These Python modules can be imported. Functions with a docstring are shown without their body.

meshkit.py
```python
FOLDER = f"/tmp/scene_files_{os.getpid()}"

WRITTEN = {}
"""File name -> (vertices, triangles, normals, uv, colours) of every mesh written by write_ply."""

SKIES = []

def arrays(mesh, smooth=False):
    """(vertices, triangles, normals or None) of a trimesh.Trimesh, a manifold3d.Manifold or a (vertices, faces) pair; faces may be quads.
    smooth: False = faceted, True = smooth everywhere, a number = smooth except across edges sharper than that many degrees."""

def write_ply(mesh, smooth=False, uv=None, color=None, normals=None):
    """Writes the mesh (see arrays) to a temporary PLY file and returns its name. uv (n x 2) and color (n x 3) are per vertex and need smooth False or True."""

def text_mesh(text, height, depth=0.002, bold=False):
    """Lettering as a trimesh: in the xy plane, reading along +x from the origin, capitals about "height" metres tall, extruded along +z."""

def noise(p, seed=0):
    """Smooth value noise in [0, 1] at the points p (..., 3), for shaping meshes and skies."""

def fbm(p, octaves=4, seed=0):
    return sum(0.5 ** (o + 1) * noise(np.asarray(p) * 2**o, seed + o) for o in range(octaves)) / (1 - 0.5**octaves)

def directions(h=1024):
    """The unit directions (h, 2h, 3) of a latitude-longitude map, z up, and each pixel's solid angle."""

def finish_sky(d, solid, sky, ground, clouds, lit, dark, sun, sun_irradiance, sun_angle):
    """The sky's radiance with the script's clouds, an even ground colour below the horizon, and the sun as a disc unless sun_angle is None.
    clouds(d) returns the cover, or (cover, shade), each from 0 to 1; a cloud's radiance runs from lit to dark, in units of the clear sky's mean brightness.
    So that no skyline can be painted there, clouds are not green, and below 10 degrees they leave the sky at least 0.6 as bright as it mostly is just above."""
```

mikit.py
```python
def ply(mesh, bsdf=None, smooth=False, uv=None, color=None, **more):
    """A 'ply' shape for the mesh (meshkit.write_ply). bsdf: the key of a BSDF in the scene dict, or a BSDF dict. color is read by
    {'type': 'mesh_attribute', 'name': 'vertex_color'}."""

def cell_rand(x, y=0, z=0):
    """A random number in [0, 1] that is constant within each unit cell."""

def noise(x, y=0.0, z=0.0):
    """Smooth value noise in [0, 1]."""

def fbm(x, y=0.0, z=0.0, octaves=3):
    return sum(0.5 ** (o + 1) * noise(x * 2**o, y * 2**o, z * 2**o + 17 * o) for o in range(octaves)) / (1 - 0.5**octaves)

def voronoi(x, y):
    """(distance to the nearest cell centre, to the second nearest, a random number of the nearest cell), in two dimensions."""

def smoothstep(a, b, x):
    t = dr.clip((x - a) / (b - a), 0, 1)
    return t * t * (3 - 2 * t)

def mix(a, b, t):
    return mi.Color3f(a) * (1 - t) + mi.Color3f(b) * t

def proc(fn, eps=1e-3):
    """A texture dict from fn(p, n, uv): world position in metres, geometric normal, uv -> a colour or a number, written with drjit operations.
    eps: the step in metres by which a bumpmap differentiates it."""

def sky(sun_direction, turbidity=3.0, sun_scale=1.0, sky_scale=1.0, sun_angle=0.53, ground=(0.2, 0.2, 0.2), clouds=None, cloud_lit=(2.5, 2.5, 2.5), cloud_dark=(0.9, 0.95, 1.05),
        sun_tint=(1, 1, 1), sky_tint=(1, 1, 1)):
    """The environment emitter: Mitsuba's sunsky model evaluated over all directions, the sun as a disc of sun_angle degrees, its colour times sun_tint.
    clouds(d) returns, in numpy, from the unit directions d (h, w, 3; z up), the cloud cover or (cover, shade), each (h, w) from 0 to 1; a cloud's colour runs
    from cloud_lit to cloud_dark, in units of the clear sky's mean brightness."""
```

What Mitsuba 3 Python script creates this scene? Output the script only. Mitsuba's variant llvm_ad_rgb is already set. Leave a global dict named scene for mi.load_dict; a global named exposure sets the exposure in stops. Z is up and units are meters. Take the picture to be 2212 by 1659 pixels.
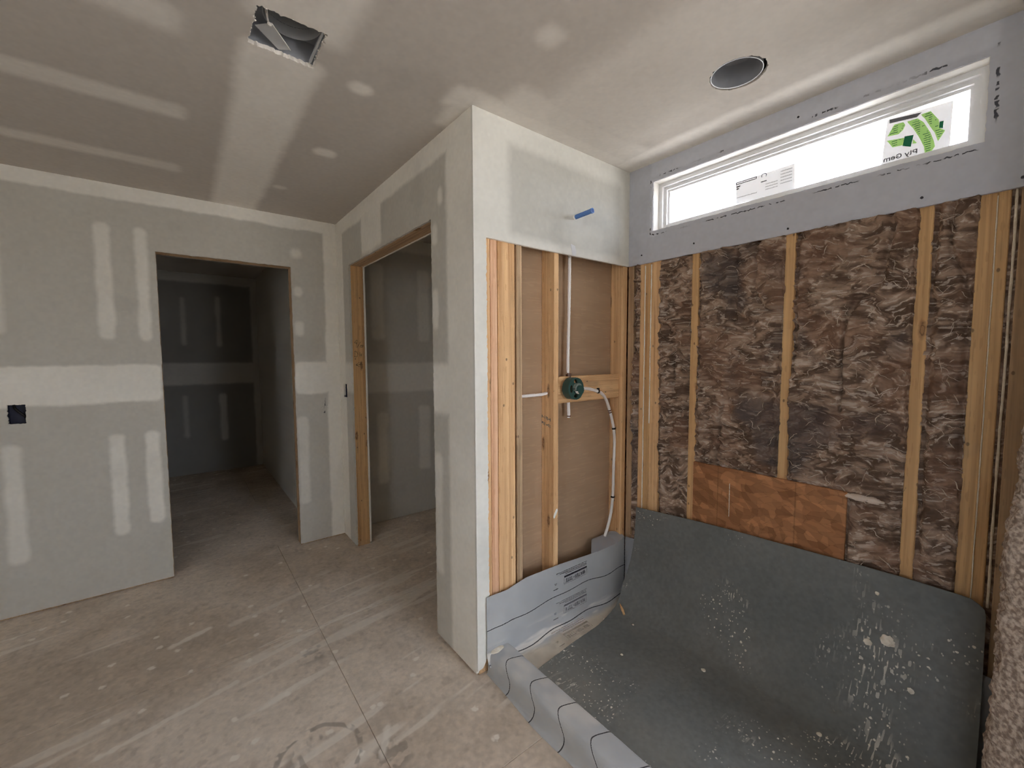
import math, random
import numpy as np, trimesh, manifold3d as m3
import drjit as dr
import mitsuba as mi
import mikit, meshkit
from mikit import noise, fbm, voronoi, smoothstep, mix, cell_rand
from shapely.geometry import Polygon, box as sbox
from shapely import affinity

T = mi.ScalarTransform4f
random.seed(7)
rng = np.random.default_rng(7)
scene, labels = {}, {}

# ---------------------------------------------------------------- camera, sky, exposure
exposure = 5.3
FPX, YAW, PITCH, ROLL, CZ = 906.65, 0.6644, -0.0653, -0.0045, 1.4221
_d = np.array([math.sin(YAW) * math.cos(PITCH), math.cos(YAW) * math.cos(PITCH), math.sin(PITCH)])
_r = np.array([math.cos(YAW), -math.sin(YAW), 0.0])
_u = np.cross(_r, _d)
_u2 = -math.sin(ROLL) * _r + math.cos(ROLL) * _u
scene['camera'] = dict(type='perspective', fov=math.degrees(2 * math.atan(1106 / FPX)), fov_axis='x', near_clip=0.01, far_clip=100.0,
                       to_world=T().look_at(origin=[0, 0, CZ], target=[float(v) for v in _d + [0, 0, CZ]], up=[float(v) for v in _u2]))
# an even bright overcast sky over dry sandy ground: the photograph's windows are blown out to white
scene['sky'] = mikit.sky((-0.5, 0.3, 0.8), turbidity=4.0, sun_scale=0.0, ground=(0.95, 0.86, 0.75),
                         clouds=lambda d: np.full(d.shape[:2], 0.92), cloud_lit=(1.88, 2.03, 2.3), cloud_dark=(1.5, 1.5, 1.6))

# ---------------------------------------------------------------- dimensions (metres)
X2, X4, Y1, Y3, H = 0.968, 2.007, 3.427, 1.489, 2.44     # partition face, window wall face, far wall face, valve wall face, ceiling
DW = 0.013                                               # drywall
SF4, SF3 = X4 + DW, Y3 + DW                              # stud faces of the window wall and of the valve wall
OUT = 2.16                                               # sheathing of the window wall
XL, YB = -2.3, -1.6                                      # rest of the room behind the camera

# ---------------------------------------------------------------- helpers
def numbered(k):
    if k not in scene and k not in labels and not any(s.startswith(k + '__') for s in scene):
        return k
    i = 1
    while True:
        c = f'{k}_{i:03d}'
        if c not in scene and c not in labels and not any(s.startswith(c + '__') for s in scene):
            return c
        i += 1

def tag(key, label=None, category=None, group=None, kind=None):
    d = labels.setdefault(key, {})
    for a, b in (('label', label), ('category', category), ('group', group), ('kind', kind)):
        if b: d[a] = b
    return key

def add(key, mesh, mat, smooth=False, parent=None, label=None, category=None, group=None, kind=None, uv=None, color=None):
    k = numbered((parent + '__' + key) if parent else key)
    scene[k] = mikit.ply(mesh, mat, smooth=smooth, uv=uv, color=color)
    if label or category or group or kind: tag(k, label, category, group, kind)
    return k

def thing(key, label, category, group=None, kind=None):
    k = numbered(key)
    tag(k, label, category, group, kind)
    return k

def box(x0, x1, y0, y1, z0, z1):
    m = trimesh.creation.box([x1 - x0, y1 - y0, z1 - z0])
    m.apply_translation([(x0 + x1) / 2, (y0 + y1) / 2, (z0 + z1) / 2])
    return m

def cbox(x0, x1, y0, y1, z0, z1, c=0.002):
    """A box with eased edges."""
    pts = []
    for x, sx in ((x0, 1), (x1, -1)):
        for y, sy in ((y0, 1), (y1, -1)):
            for z, sz in ((z0, 1), (z1, -1)):
                pts += [(x, y + sy * c, z + sz * c), (x + sx * c, y, z + sz * c), (x + sx * c, y + sy * c, z)]
    return trimesh.convex.convex_hull(np.array(pts))

def cat(*ms): return trimesh.util.concatenate([m for m in ms])

def tube(points, r, sides=10, cap=True):
    p = np.asarray(points, float)
    r = np.broadcast_to(np.asarray(r, float), (len(p),))
    t = np.gradient(p, axis=0); t /= np.linalg.norm(t, axis=1, keepdims=True) + 1e-12
    a = np.cross(t[0], [0, 0, 1.0] if abs(t[0][2]) < 0.9 else [1.0, 0, 0]); a /= np.linalg.norm(a)
    V = []
    ang = np.arange(sides) * 2 * np.pi / sides
    for i in range(len(p)):
        a = a - t[i] * (a @ t[i]); a /= np.linalg.norm(a) + 1e-12
        b = np.cross(t[i], a)
        V.append(p[i] + r[i] * (np.cos(ang)[:, None] * a + np.sin(ang)[:, None] * b))
    n = len(p)
    V = np.vstack(V + [p[:1], p[-1:]])
    F = []
    for i in range(n - 1):
        for j in range(sides):
            k = (j + 1) % sides
            q = [i * sides + j, i * sides + k, (i + 1) * sides + k, (i + 1) * sides + j]
            F += [[q[0], q[1], q[2]], [q[0], q[2], q[3]]]
    if cap:
        for j in range(sides):
            k = (j + 1) % sides
            F += [[n * sides, k, j], [n * sides + 1, (n - 1) * sides + j, (n - 1) * sides + k]]
    return trimesh.Trimesh(V, F, process=False)

def smooth_path(pts, n=24):
    from scipy.interpolate import CubicSpline
    p = np.asarray(pts, float)
    s = np.r_[0, np.cumsum(np.linalg.norm(np.diff(p, axis=0), axis=1))]
    return CubicSpline(s, p)(np.linspace(0, s[-1], n))

def even_path(pts, n):
    """Like smooth_path, without overshoot."""
    from scipy.interpolate import PchipInterpolator
    p = np.asarray(pts, float)
    s = np.r_[0, np.cumsum(np.linalg.norm(np.diff(p, axis=0), axis=1))]
    return PchipInterpolator(s, p)(np.linspace(0, s[-1], n))

def grid(P, uv=None):
    """A sheet from points P (n, m, 3)."""
    n, m = P.shape[:2]
    i, j = np.meshgrid(np.arange(n - 1), np.arange(m - 1), indexing='ij')
    q = np.stack([i * m + j, (i + 1) * m + j, (i + 1) * m + j + 1, i * m + j + 1], -1).reshape(-1, 4)
    return trimesh.Trimesh(P.reshape(-1, 3), np.vstack([q[:, [0, 1, 2]], q[:, [0, 2, 3]]]), process=False)

def slab(poly, plane, at, thick, engine='earcut'):
    """A polygon as a board: plane 'x' -> polygon coordinates (y, z), extruded along +x from at; 'y' -> (x, z) along +y; 'z' -> (x, y) along +z."""
    gs = getattr(poly, 'geoms', [poly])
    ms = []
    for g in gs:
        m = trimesh.creation.extrude_polygon(g, thick, engine=engine)
        v = np.array(m.vertices)
        if plane == 'x': v2 = np.stack([at + v[:, 2], v[:, 0], v[:, 1]], 1)
        elif plane == 'y': v2 = np.stack([v[:, 0], at + v[:, 2], v[:, 1]], 1)
        else: v2 = np.stack([v[:, 0], v[:, 1], at + v[:, 2]], 1)
        f = np.array(m.faces)
        if plane == 'y': f = f[:, ::-1]
        ms.append(trimesh.Trimesh(v2, f, process=False))
    return cat(*ms)

def ragged(pts, amp, step, seed, closed=True):
    """The polygon's outline broken into short steps with a torn edge."""
    r = np.random.default_rng(seed)
    P = np.asarray(pts, float); out = []
    for i in range(len(P)):
        a, b = P[i], P[(i + 1) % len(P)]
        L = np.linalg.norm(b - a); n = max(1, int(L / step))
        t = (b - a) / (L + 1e-9); nn = np.array([-t[1], t[0]])
        for k in range(n):
            out.append(a + (b - a) * k / n + (nn * r.normal(0, amp) if k else 0))
    return Polygon(out).buffer(0)

# ---------------------------------------------------------------- materials
def rgb(r, g, b):
    """sRGB bytes of a surface colour -> linear."""
    f = lambda c: c / 255 / 12.92 if c / 255 < 0.04045 else ((c / 255 + 0.055) / 1.055) ** 2.4
    return [f(r), f(g), f(b)]

def C(c): return mi.Color3f(*[float(v) for v in c])

def mat(key, color, rough=0.8, spec=0.3, metallic=0.0, bump=None, bscale=0.001, eps=1e-3, **kw):
    col = mikit.proc(color) if callable(color) else {'type': 'rgb', 'value': [float(v) for v in color]}
    b = {'type': 'principled', 'base_color': col, 'roughness': rough, 'specular': spec, 'metallic': metallic, **kw}
    if bump is not None:
        b = {'type': 'bumpmap', 'nested': mikit.proc(bump, eps), 'scale': bscale, 'bsdf': b} if False else {'type': 'bumpmap', 'arbitrary': mikit.proc(bump, eps), 'bsdf': b, 'scale': bscale}
    scene[key] = {'type': 'twosided', 'bsdf': b}
    return key

MUD, PAPER = rgb(226, 222, 212), rgb(186, 182, 172)

def capsule(a, b, a0, a1, b0, b1, r, soft, amt, wob):
    """Soft rounded patch of joint compound on a wall plane."""
    ca, cb, ha, hb = (a0 + a1) / 2, (b0 + b1) / 2, abs(a1 - a0) / 2, abs(b1 - b0) / 2
    r = min(r, ha, hb)
    qa, qb = dr.maximum(dr.abs(a - ca) - ha + r, 0), dr.maximum(dr.abs(b - cb) - hb + r, 0)
    d = dr.sqrt(qa * qa + qb * qb) - r + wob
    return (1 - smoothstep(-soft, soft, d)) * amt

def drywall(axes, patches, paper=PAPER, mud=MUD, base=0.0, cuts=()):
    """patches: (a0,a1,b0,b1[,soft,amount,radius]) of compound over paper; a negative amount takes it away again."""
    ia, ib = axes
    def fn(p, n, uv):
        a, b = (p.x, p.y, p.z)[ia], (p.x, p.y, p.z)[ib]
        wob = (noise(a * 9 + 3, b * 9, 1.3) - 0.5) * 0.014 + (noise(a * 40, b * 40, 2.1) - 0.5) * 0.006
        m = mi.Float(base)
        for q in patches:
            a0, a1, b0, b1 = q[:4]
            soft = q[4] if len(q) > 4 else 0.012
            amt = q[5] if len(q) > 5 else 1.0
            rad = q[6] if len(q) > 6 else 0.03
            k = capsule(a, b, a0, a1, b0, b1, rad, soft, abs(amt), wob)
            m = dr.maximum(m, k) if amt > 0 else m * (1 - k)
        m = m * (0.9 + 0.2 * (fbm(a * 3, b * 3, 7.0) - 0.5) * 2)
        c = mix(paper, mud, dr.clip(m, 0, 1))
        g = 0.96 + 0.08 * fbm(a * 60, b * 60, 4.0, 2)
        dirt = smoothstep(0.66, 0.8, fbm(a * 4 + 11, b * 4, 9.0)) * 0.05
        c = c * g * (1 - dirt)
        for (u0, v0, u1, v1, w) in cuts:
            L = math.hypot(u1 - u0, v1 - v0); tu, tv = (u1 - u0) / L, (v1 - v0) / L
            s = (a - u0) * tu + (b - v0) * tv
            d = dr.abs((a - u0) * tv - (b - v0) * tu + (noise(a * 130, b * 130) - 0.5) * 0.006)
            on = dr.select((s > 0) & (s < L), 1 - smoothstep(w * 0.6, w, d), 0) * smoothstep(0.3, 0.45, noise(s * 120 + u0 * 31, 3.3)) * smoothstep(0.25, 0.4, noise(s * 14 + u0 * 17, 1.3))
            c = mix(c, (0.03, 0.032, 0.045), on * 0.9)
        return c
    return fn

mat('m_far', drywall((0, 2), [
    (-3, 0.968, 2.355, 2.46, 0.01), (-3, -0.11, 1.158, 1.38, 0.012), (0.65, 0.968, 1.15, 1.388, 0.012), (0.873, 1.0, -0.1, 2.5, 0.012),
    (-0.375, -0.305, 1.53, 2.205, 0.014, 0.85), (-0.2, -0.14, 1.53, 2.21, 0.014, 0.8), (-0.82, -0.735, 1.55, 2.18, 0.016, 0.6),
    (-0.365, -0.298, 0.355, 0.966, 0.014, 0.85), (-0.205, -0.134, 0.385, 0.965, 0.012, 0.85), (-0.785, -0.715, 0.3, 0.955, 0.016, 0.75),
    (0.655, 0.726, 0.316, 0.98, 0.014, 0.6), (0.65, 0.72, 2.15, 2.21, 0.02, 0.7), (0.664, 0.72, 1.874, 1.936, 0.015, 0.7), (0.66, 0.72, 1.58, 1.69, 0.015, 0.7),
    (-1.24, -1.16, 1.53, 2.2, 0.014, 0.85), (-1.24, -1.16, 0.35, 0.95, 0.014, 0.85), (-1.65, -1.58, 0.35, 0.95, 0.014, 0.85), (-1.65, -1.58, 1.53, 2.2, 0.014, 0.85)], cuts=[(0.855, 1.11, 0.845, 0.99, 0.005), (0.82, 1.04, 0.87, 1.055, 0.004), (0.825, 1.0, 0.865, 1.09, 0.003)]), rough=0.9, spec=0.2)
mat('m_part', drywall((1, 2), [
    (1.3, 1.715, -0.1, 2.5, 0.02), (1.4, 3.5, 2.335, 2.46, 0.015), (3.27, 3.5, -0.1, 2.5, 0.015, 0.9), (2.5, 2.85, 2.1, 2.46, 0.02, 0.9), (1.3, 1.87, 1.15, 1.39, 0.02),
    (1.80, 1.85, 1.95, 2.05, 0.015, 0.8), (1.75, 1.79, 2.13, 2.2, 0.015, 0.8), (1.8, 1.86, 1.55, 1.75, 0.015, 0.7), (1.79, 1.86, 0.35, 0.95, 0.02, 0.55), (3.1, 3.5, 1.16, 1.38, 0.02, 0.7)]), rough=0.9, spec=0.2)
CEIL_P, CEIL_M = rgb(178, 171, 162), rgb(222, 217, 208)
mat('m_ceiling', drywall((0, 1), [
    (0.195, 0.44, 1.62, 3.5, 0.03, 0.85, 0.04), (0.2, 0.46, 0.2, 1.5, 0.05, 0.8), (-0.9, 0.05, 2.215, 2.335, 0.03, 0.7), (-0.9, 0.03, 2.885, 2.99, 0.03, 0.55), (-0.5, 0.03, 1.62, 1.74, 0.05, 0.6),
    (0.54, 0.618, 1.63, 1.695, 0.02, 0.9), (0.555, 0.65, 2.238, 2.313, 0.02, 0.8), (0.47, 0.54, 2.86, 2.92, 0.02, 0.5), (0.93, 1.01, 0.99, 1.07, 0.03, 0.6), (0.86, 0.97, 1.42, 1.55, 0.03, 0.7),
    (0.9, 2.1, 1.40, 1.7, 0.03, 0.6), (1.05, 2.05, 1.27, 1.5, 0.05, 0.5), (1.86, 2.2, -0.5, 1.5, 0.03, 0.8), (1.2, 1.75, 0.2, 1.3, 0.12, 0.6)], paper=CEIL_P, mud=CEIL_M), rough=0.95, spec=0.15)
mat('m_front', drywall((0, 2), [(1.157, 1.93, 1.96, 2.345, 0.03, -0.8, 0.02), (1.47, 1.65, 1.96, 2.16, 0.05, 0.5, 0.05), (1.56, 1.8, 1.9, 2.1, 0.05, 0.5, 0.05)], base=0.97, mud=rgb(214, 212, 203), paper=rgb(176, 174, 166)), rough=0.85, spec=0.25)
WB = 2.085
mat('m_window_wall', drywall((1, 2), [(1.36, 1.47, 1.9, 2.3, 0.03, -0.3), (1.30, 1.36, 2.05, 2.36, 0.01, 0.7), (0.13, 1.36, 2.36, 2.46, 0.02, 0.7)], base=0.35, mud=rgb(206, 209, 217), paper=rgb(172, 174, 181), cuts=[  # cool cast of the window glare put into mud and paper colours
    (1.352, 2.36, 1.352, 2.07, 0.0035), (1.35, 2.07, 1.31, 2.064, 0.004), (1.3, 2.366, 0.97, 2.366, 0.0035), (0.625, 2.366, 0.25, 2.366, 0.004), (0.14, 2.375, 0.135, 2.08, 0.004),
    (1.33, 2.066, 0.14, 2.068, 0.0025)]), rough=0.9, spec=0.2)
mat('m_closet_shaded', drywall((0, 2), [(-2, 1, 2.33, 2.46, 0.02), (-2, 1, 1.1, 1.36, 0.02), (0.72, 0.9, 0, 2.5, 0.02), (0.0, 0.05, 1.57, 2.15, 0.02, 0.6), (0.345, 0.4, 1.56, 2.18, 0.02, 0.7), (-0.02, 0.03, 0.46, 0.97, 0.02, 0.5), (0.345, 0.42, 0.38, 0.97, 0.02, 0.8)], paper=rgb(146, 143, 137), mud=rgb(198, 194, 186)), rough=0.9, spec=0.2)  # paper and mud darkened: shade of the unlit closet put into the colour
mat('m_water_closet', drywall((0, 2), [(1.25, 1.36, 1.57, 2.2, 0.02, 0.8), (1.67, 1.78, 1.56, 2.19, 0.02, 0.6), (1.28, 1.37, 0.34, 0.95, 0.02, 0.7), (1.66, 1.77, 0.4, 0.98, 0.02, 0.7), (0.9, 2.1, 1.12, 1.37, 0.02, 0.8), (0.9, 2.1, 2.33, 2.46, 0.02, 0.8)]), rough=0.9, spec=0.2)
mat('m_plain', drywall((0, 2), [], base=0.4), rough=0.9, spec=0.2)
mat('m_gypsum', rgb(228, 224, 214), rough=0.95, spec=0.1)

mat('m_reveal', rgb(212, 209, 203), rough=0.9, spec=0.15)

def wood(tone, dark, seed, level=False):
    def fn(p, n, uv):
        a = (p.x + p.z if level == 'y' else p.z + p.y if level else p.x + p.y * 1.03) + seed * 3.7
        l = p.y if level == 'y' else p.x if level else p.z
        w = 0.006 * noise(a * 6, l * 2.2, seed) + 0.012 * noise(a * 2.5, l * 0.9, seed + 4.0)
        g = fbm((a + w) * 150, l * 2.6, seed, 4)
        g2 = fbm((a + w) * 42, l * 0.8 + seed, 2.0, 3)
        c = mix(tone, dark, smoothstep(0.3, 0.8, g) * 0.4 + smoothstep(0.4, 0.8, g2) * 0.4)
        spk = smoothstep(0.76, 0.86, noise(a * 260, l * 22, seed + 1.0)) * 0.3
        c = mix(c, dark, spk)
        nail = (1 - smoothstep(0.05, 0.09, voronoi(a * 18, l * 11 + seed)[0])) * dr.select(voronoi(a * 18, l * 11 + seed)[2] > 0.8, 1.0, 0.0)
        c = mix(c, [0.13, 0.07, 0.035], nail * 0.7)
        k0, k1, kr = voronoi(a * 9, l * 2.7 + seed * 1.7)
        r = k0 + 0.03 * (noise(a * 120, l * 120) - 0.5)
        on = dr.select(kr > 0.62, 1.0, 0.0)
        c = mix(c, [0.30, 0.16, 0.075], (1 - smoothstep(0.06, 0.12, r)) * on * 0.85)
        c = mix(c, [0.10, 0.05, 0.025], (1 - smoothstep(0.05, 0.065, r)) * smoothstep(0.035, 0.05, r) * on * 0.7)
        st = smoothstep(0.66, 0.86, fbm(a * 14, l * 4 + seed * 2, 5.0, 4)) * 0.28
        return mix(c, [0.2, 0.15, 0.1], st)
    return fn
W_LIGHT, W_DARK = rgb(222, 184, 138), rgb(172, 122, 76)
mat('m_wood', wood(W_LIGHT, W_DARK, 1.0), rough=0.75, spec=0.25)
mat('m_wood_level', wood(W_LIGHT, W_DARK, 6.0, True), rough=0.75, spec=0.25)
mat('m_header_y', wood(rgb(190, 162, 130), rgb(146, 116, 86), 7.0, 'y'), rough=0.8, spec=0.2)
mat('m_header_x', wood(rgb(186, 158, 126), rgb(140, 112, 84), 8.0, True), rough=0.8, spec=0.2)
mat('m_wood_pink', wood(rgb(222, 182, 148), rgb(178, 122, 84), 2.0), rough=0.75, spec=0.25)
mat('m_wood_gold', wood(rgb(206, 168, 120), rgb(160, 116, 74), 3.0), rough=0.75, spec=0.25)
mat('m_wood_grey', wood(rgb(200, 172, 138), rgb(122, 98, 74), 4.0), rough=0.8, spec=0.2)
mat('m_wood_brown', wood(rgb(186, 158, 126), rgb(140, 112, 84), 5.0), rough=0.8, spec=0.2)

def f_backing(p, n, uv):
    g = fbm(p.x * 5, p.z * 24, 1.0, 4)
    s = smoothstep(0.75, 0.8, noise(p.x * 18 + 4 * noise(p.x * 3, p.z * 3), p.z * 160, 3.0)) * 0.18
    return mix(mix(rgb(172, 145, 118), rgb(158, 130, 103), g), rgb(192, 164, 134), s)
mat('m_backing', f_backing, rough=0.9, spec=0.15)

def f_insulation(p, n, uv):
    h = p.y + p.x
    wx, wz = 0.05 * noise(h * 14, p.z * 12, 8.0), 0.06 * noise(h * 16, p.z * 11, 3.0)
    f1 = fbm((h + wx) * 26, (p.z + wz) * 52, 1.0, 4)                        # matted fibres, lying mostly level
    f2 = fbm(h * 6, p.z * 6, 5.0, 3)
    f3 = fbm((h + wx) * 60, (p.z + wz) * 120, 4.0, 3)
    c = mix(rgb(96, 78, 66), rgb(154, 132, 114), smoothstep(0.32, 0.68, f1))
    c = mix(c, rgb(218, 205, 192), smoothstep(0.6, 0.78, f3) * 0.5)
    c = mix(c, rgb(206, 193, 180), smoothstep(0.66, 0.8, f1) * 0.5)
    c = mix(c, rgb(136, 104, 84), smoothstep(0.5, 0.7, f2) * 0.4)
    return mix(c, rgb(76, 73, 74), smoothstep(0.64, 0.76, fbm(p.y * 3 + 7, p.z * 3, p.x * 3 + 2.0, 3)) * 0.6)
mat('m_insulation', f_insulation, rough=1.0, spec=0.05, sheen=0.3)
mat('m_fibre', rgb(206, 192, 178), rough=1.0, spec=0.05)
mat('m_insulation_near', lambda p, n, uv: mix(rgb(126, 110, 98), rgb(188, 174, 160), smoothstep(0.3, 0.75, fbm(p.x * 110, p.z * 140, p.y * 140, 4))), rough=1.0, spec=0.05)

def f_osb(p, n, uv):
    y, z = p.y, p.z
    w = noise(y * 6, z * 6, 2.0) * 2
    k0, k1, kr = voronoi(y * 14 + w, z * 40 + 1.5 * w)
    j0, j1, jr = voronoi(y * 30 - z * 22 + w, z * 26 + y * 9)
    c = mix(rgb(134, 90, 60), rgb(176, 124, 84), kr)
    c = mix(c, mix(rgb(110, 70, 46), rgb(190, 140, 98), jr), 0.45)
    c = mix(c, rgb(96, 60, 36), smoothstep(0.05, 0.0, k1 - k0) * 0.4)
    line = (1 - smoothstep(0.0015, 0.003, dr.abs(y - 0.955))) * 0.35 + (1 - smoothstep(0.0015, 0.003, dr.abs(y - 0.63))) * 0.35
    return mix(c, rgb(90, 58, 36), line)
mat('m_osb', f_osb, rough=0.75, spec=0.25)

def f_floor(p, n, uv):
    x, y = p.x, p.y
    big = fbm(x * 1.6 + 3, y * 1.6, 1.0, 4)
    mid = fbm(x * 9, y * 9, 4.0, 4)
    fine = fbm(x * 60, y * 60, 2.0, 3)
    c = mix(rgb(182, 167, 150), rgb(202, 189, 174), smoothstep(0.3, 0.7, big))
    c = c * (0.88 + 0.24 * mid) * (0.86 + 0.28 * fine)
    c = mix(c, rgb(118, 102, 88), smoothstep(0.62, 0.8, fbm(x * 30, y * 30, 9.0, 3)) * 0.16)
    # swept dust and knife-down smears, mostly along the joints
    sm = smoothstep(0.64, 0.74, fbm(x * 2.2 + y * 0.7, y * 16 - x * 3, 6.0, 3)) * smoothstep(0.4, 0.6, noise(x * 2.5, y * 2.5, 8.0)) * 0.5
    c = mix(c, rgb(222, 214, 202), sm)
    k0, k1, kr = voronoi(x * 7, y * 7)
    drop = (1 - smoothstep(0.05, 0.12, k0 + 0.08 * (noise(x * 90, y * 90) - 0.5))) * dr.select(kr > 0.68, 1.0, 0.0) * smoothstep(0.3, 0.45, noise(x * 1.8 + 5, y * 1.8, 3.0))
    c = mix(c, rgb(224, 216, 204), drop * 0.75)
    # worn factory stamp on the decking: a ring and blotches
    r = dr.sqrt(dr.square(x - 0.32) + dr.square(y - 1.53))
    ring = (1 - smoothstep(0.006, 0.014, dr.abs(r - 0.142 + 0.01 * (noise(x * 30, y * 30) - 0.5)))) * smoothstep(0.3, 0.55, noise(x * 45, y * 45, 2.0))
    blot = smoothstep(0.52, 0.66, fbm(x * 26 + 9, y * 13, 3.0, 3)) * (1 - smoothstep(0.09, 0.125, r))
    blot2 = smoothstep(0.48, 0.6, fbm(x * 28, y * 28, 6.0, 3)) * (1 - smoothstep(0.05, 0.085, dr.sqrt(dr.square(x - 0.53) + dr.square(y - 1.38))))
    blot3 = smoothstep(0.42, 0.6, fbm(x * 20, y * 20, 2.0, 3)) * (1 - smoothstep(0.03, 0.06, dr.abs(x - 0.43))) * (1 - smoothstep(0.06, 0.1, dr.abs(y - 2.13)))
    c = mix(c, rgb(106, 98, 90), dr.clip(ring * 0.5 + blot * 0.4 + blot2 * 0.45 + blot3 * 0.4, 0, 0.55))
    for (x0, y0, x1, y1, w, a) in ((-0.3, 2.02, 0.12, 2.13, 0.018, 0.55), (0.15, 2.62, 0.6, 2.75, 0.03, 0.35), (-0.1, 2.6, 0.05, 2.66, 0.025, 0.7), (0.3, 2.28, 0.8, 2.33, 0.012, 0.5), (0.5, 1.4, 0.56, 1.5, 0.02, 0.6), (0.2, 1.9, 0.36, 1.96, 0.02, 0.5)):
        L = math.hypot(x1 - x0, y1 - y0); tx, ty = (x1 - x0) / L, (y1 - y0) / L
        s = dr.clip((x - x0) * tx + (y - y0) * ty, 0, L)
        d = dr.sqrt(dr.square(x - x0 - s * tx) + dr.square(y - y0 - s * ty)) + 0.012 * (noise(x * 50, y * 50) - 0.5)
        c = mix(c, rgb(222, 214, 202), (1 - smoothstep(w * 0.3, w, d)) * a)
    return c
mat('m_floor', f_floor, rough=0.9, spec=0.2)
mat('m_floor_gap', rgb(138, 124, 108), rough=0.95, spec=0.1)

def f_mat(p, n, uv):
    u, v = uv.x, uv.y
    c = mix(rgb(97, 101, 99), rgb(118, 120, 117), fbm(u * 4, v * 4, 1.0, 4))
    c = c * (0.85 + 0.3 * fbm(u * 70, v * 70, 2.0, 3))
    c = mix(c, rgb(146, 143, 132), smoothstep(0.45, 0.85, fbm(u * 2 + 4, v * 2, 3.0, 3)) * 0.35 * smoothstep(0.9, 0.1, v))
    k0, k1, kr = voronoi(u * 34, v * 34)
    area = smoothstep(0.52, 0.68, fbm(u * 4.5 + 1, v * 4.5 + 8, 5.0, 3))
    sp = (1 - smoothstep(0.04, 0.13, k0 + 0.25 * (noise(u * 160, v * 160) - 0.5))) * dr.select(kr > 0.55, 1.0, 0.0) * area
    k0, k1, kr = voronoi(u * 75 + 3, v * 50)
    sp2 = (1 - smoothstep(0.08, 0.2, k0)) * dr.select(kr > 0.7, 1.0, 0.0) * area * 0.7
    stk = smoothstep(0.70, 0.76, noise(u * 190 + 6 * v, v * 40, 4.0)) * smoothstep(0.55, 0.66, fbm(u * 5, v * 5, 9.0, 2)) * area * 0.6
    return mix(c, rgb(216, 210, 198), dr.clip(sp + sp2 + stk, 0, 0.9))
mat('m_mat', f_mat, rough=0.62, spec=0.35)

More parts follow.
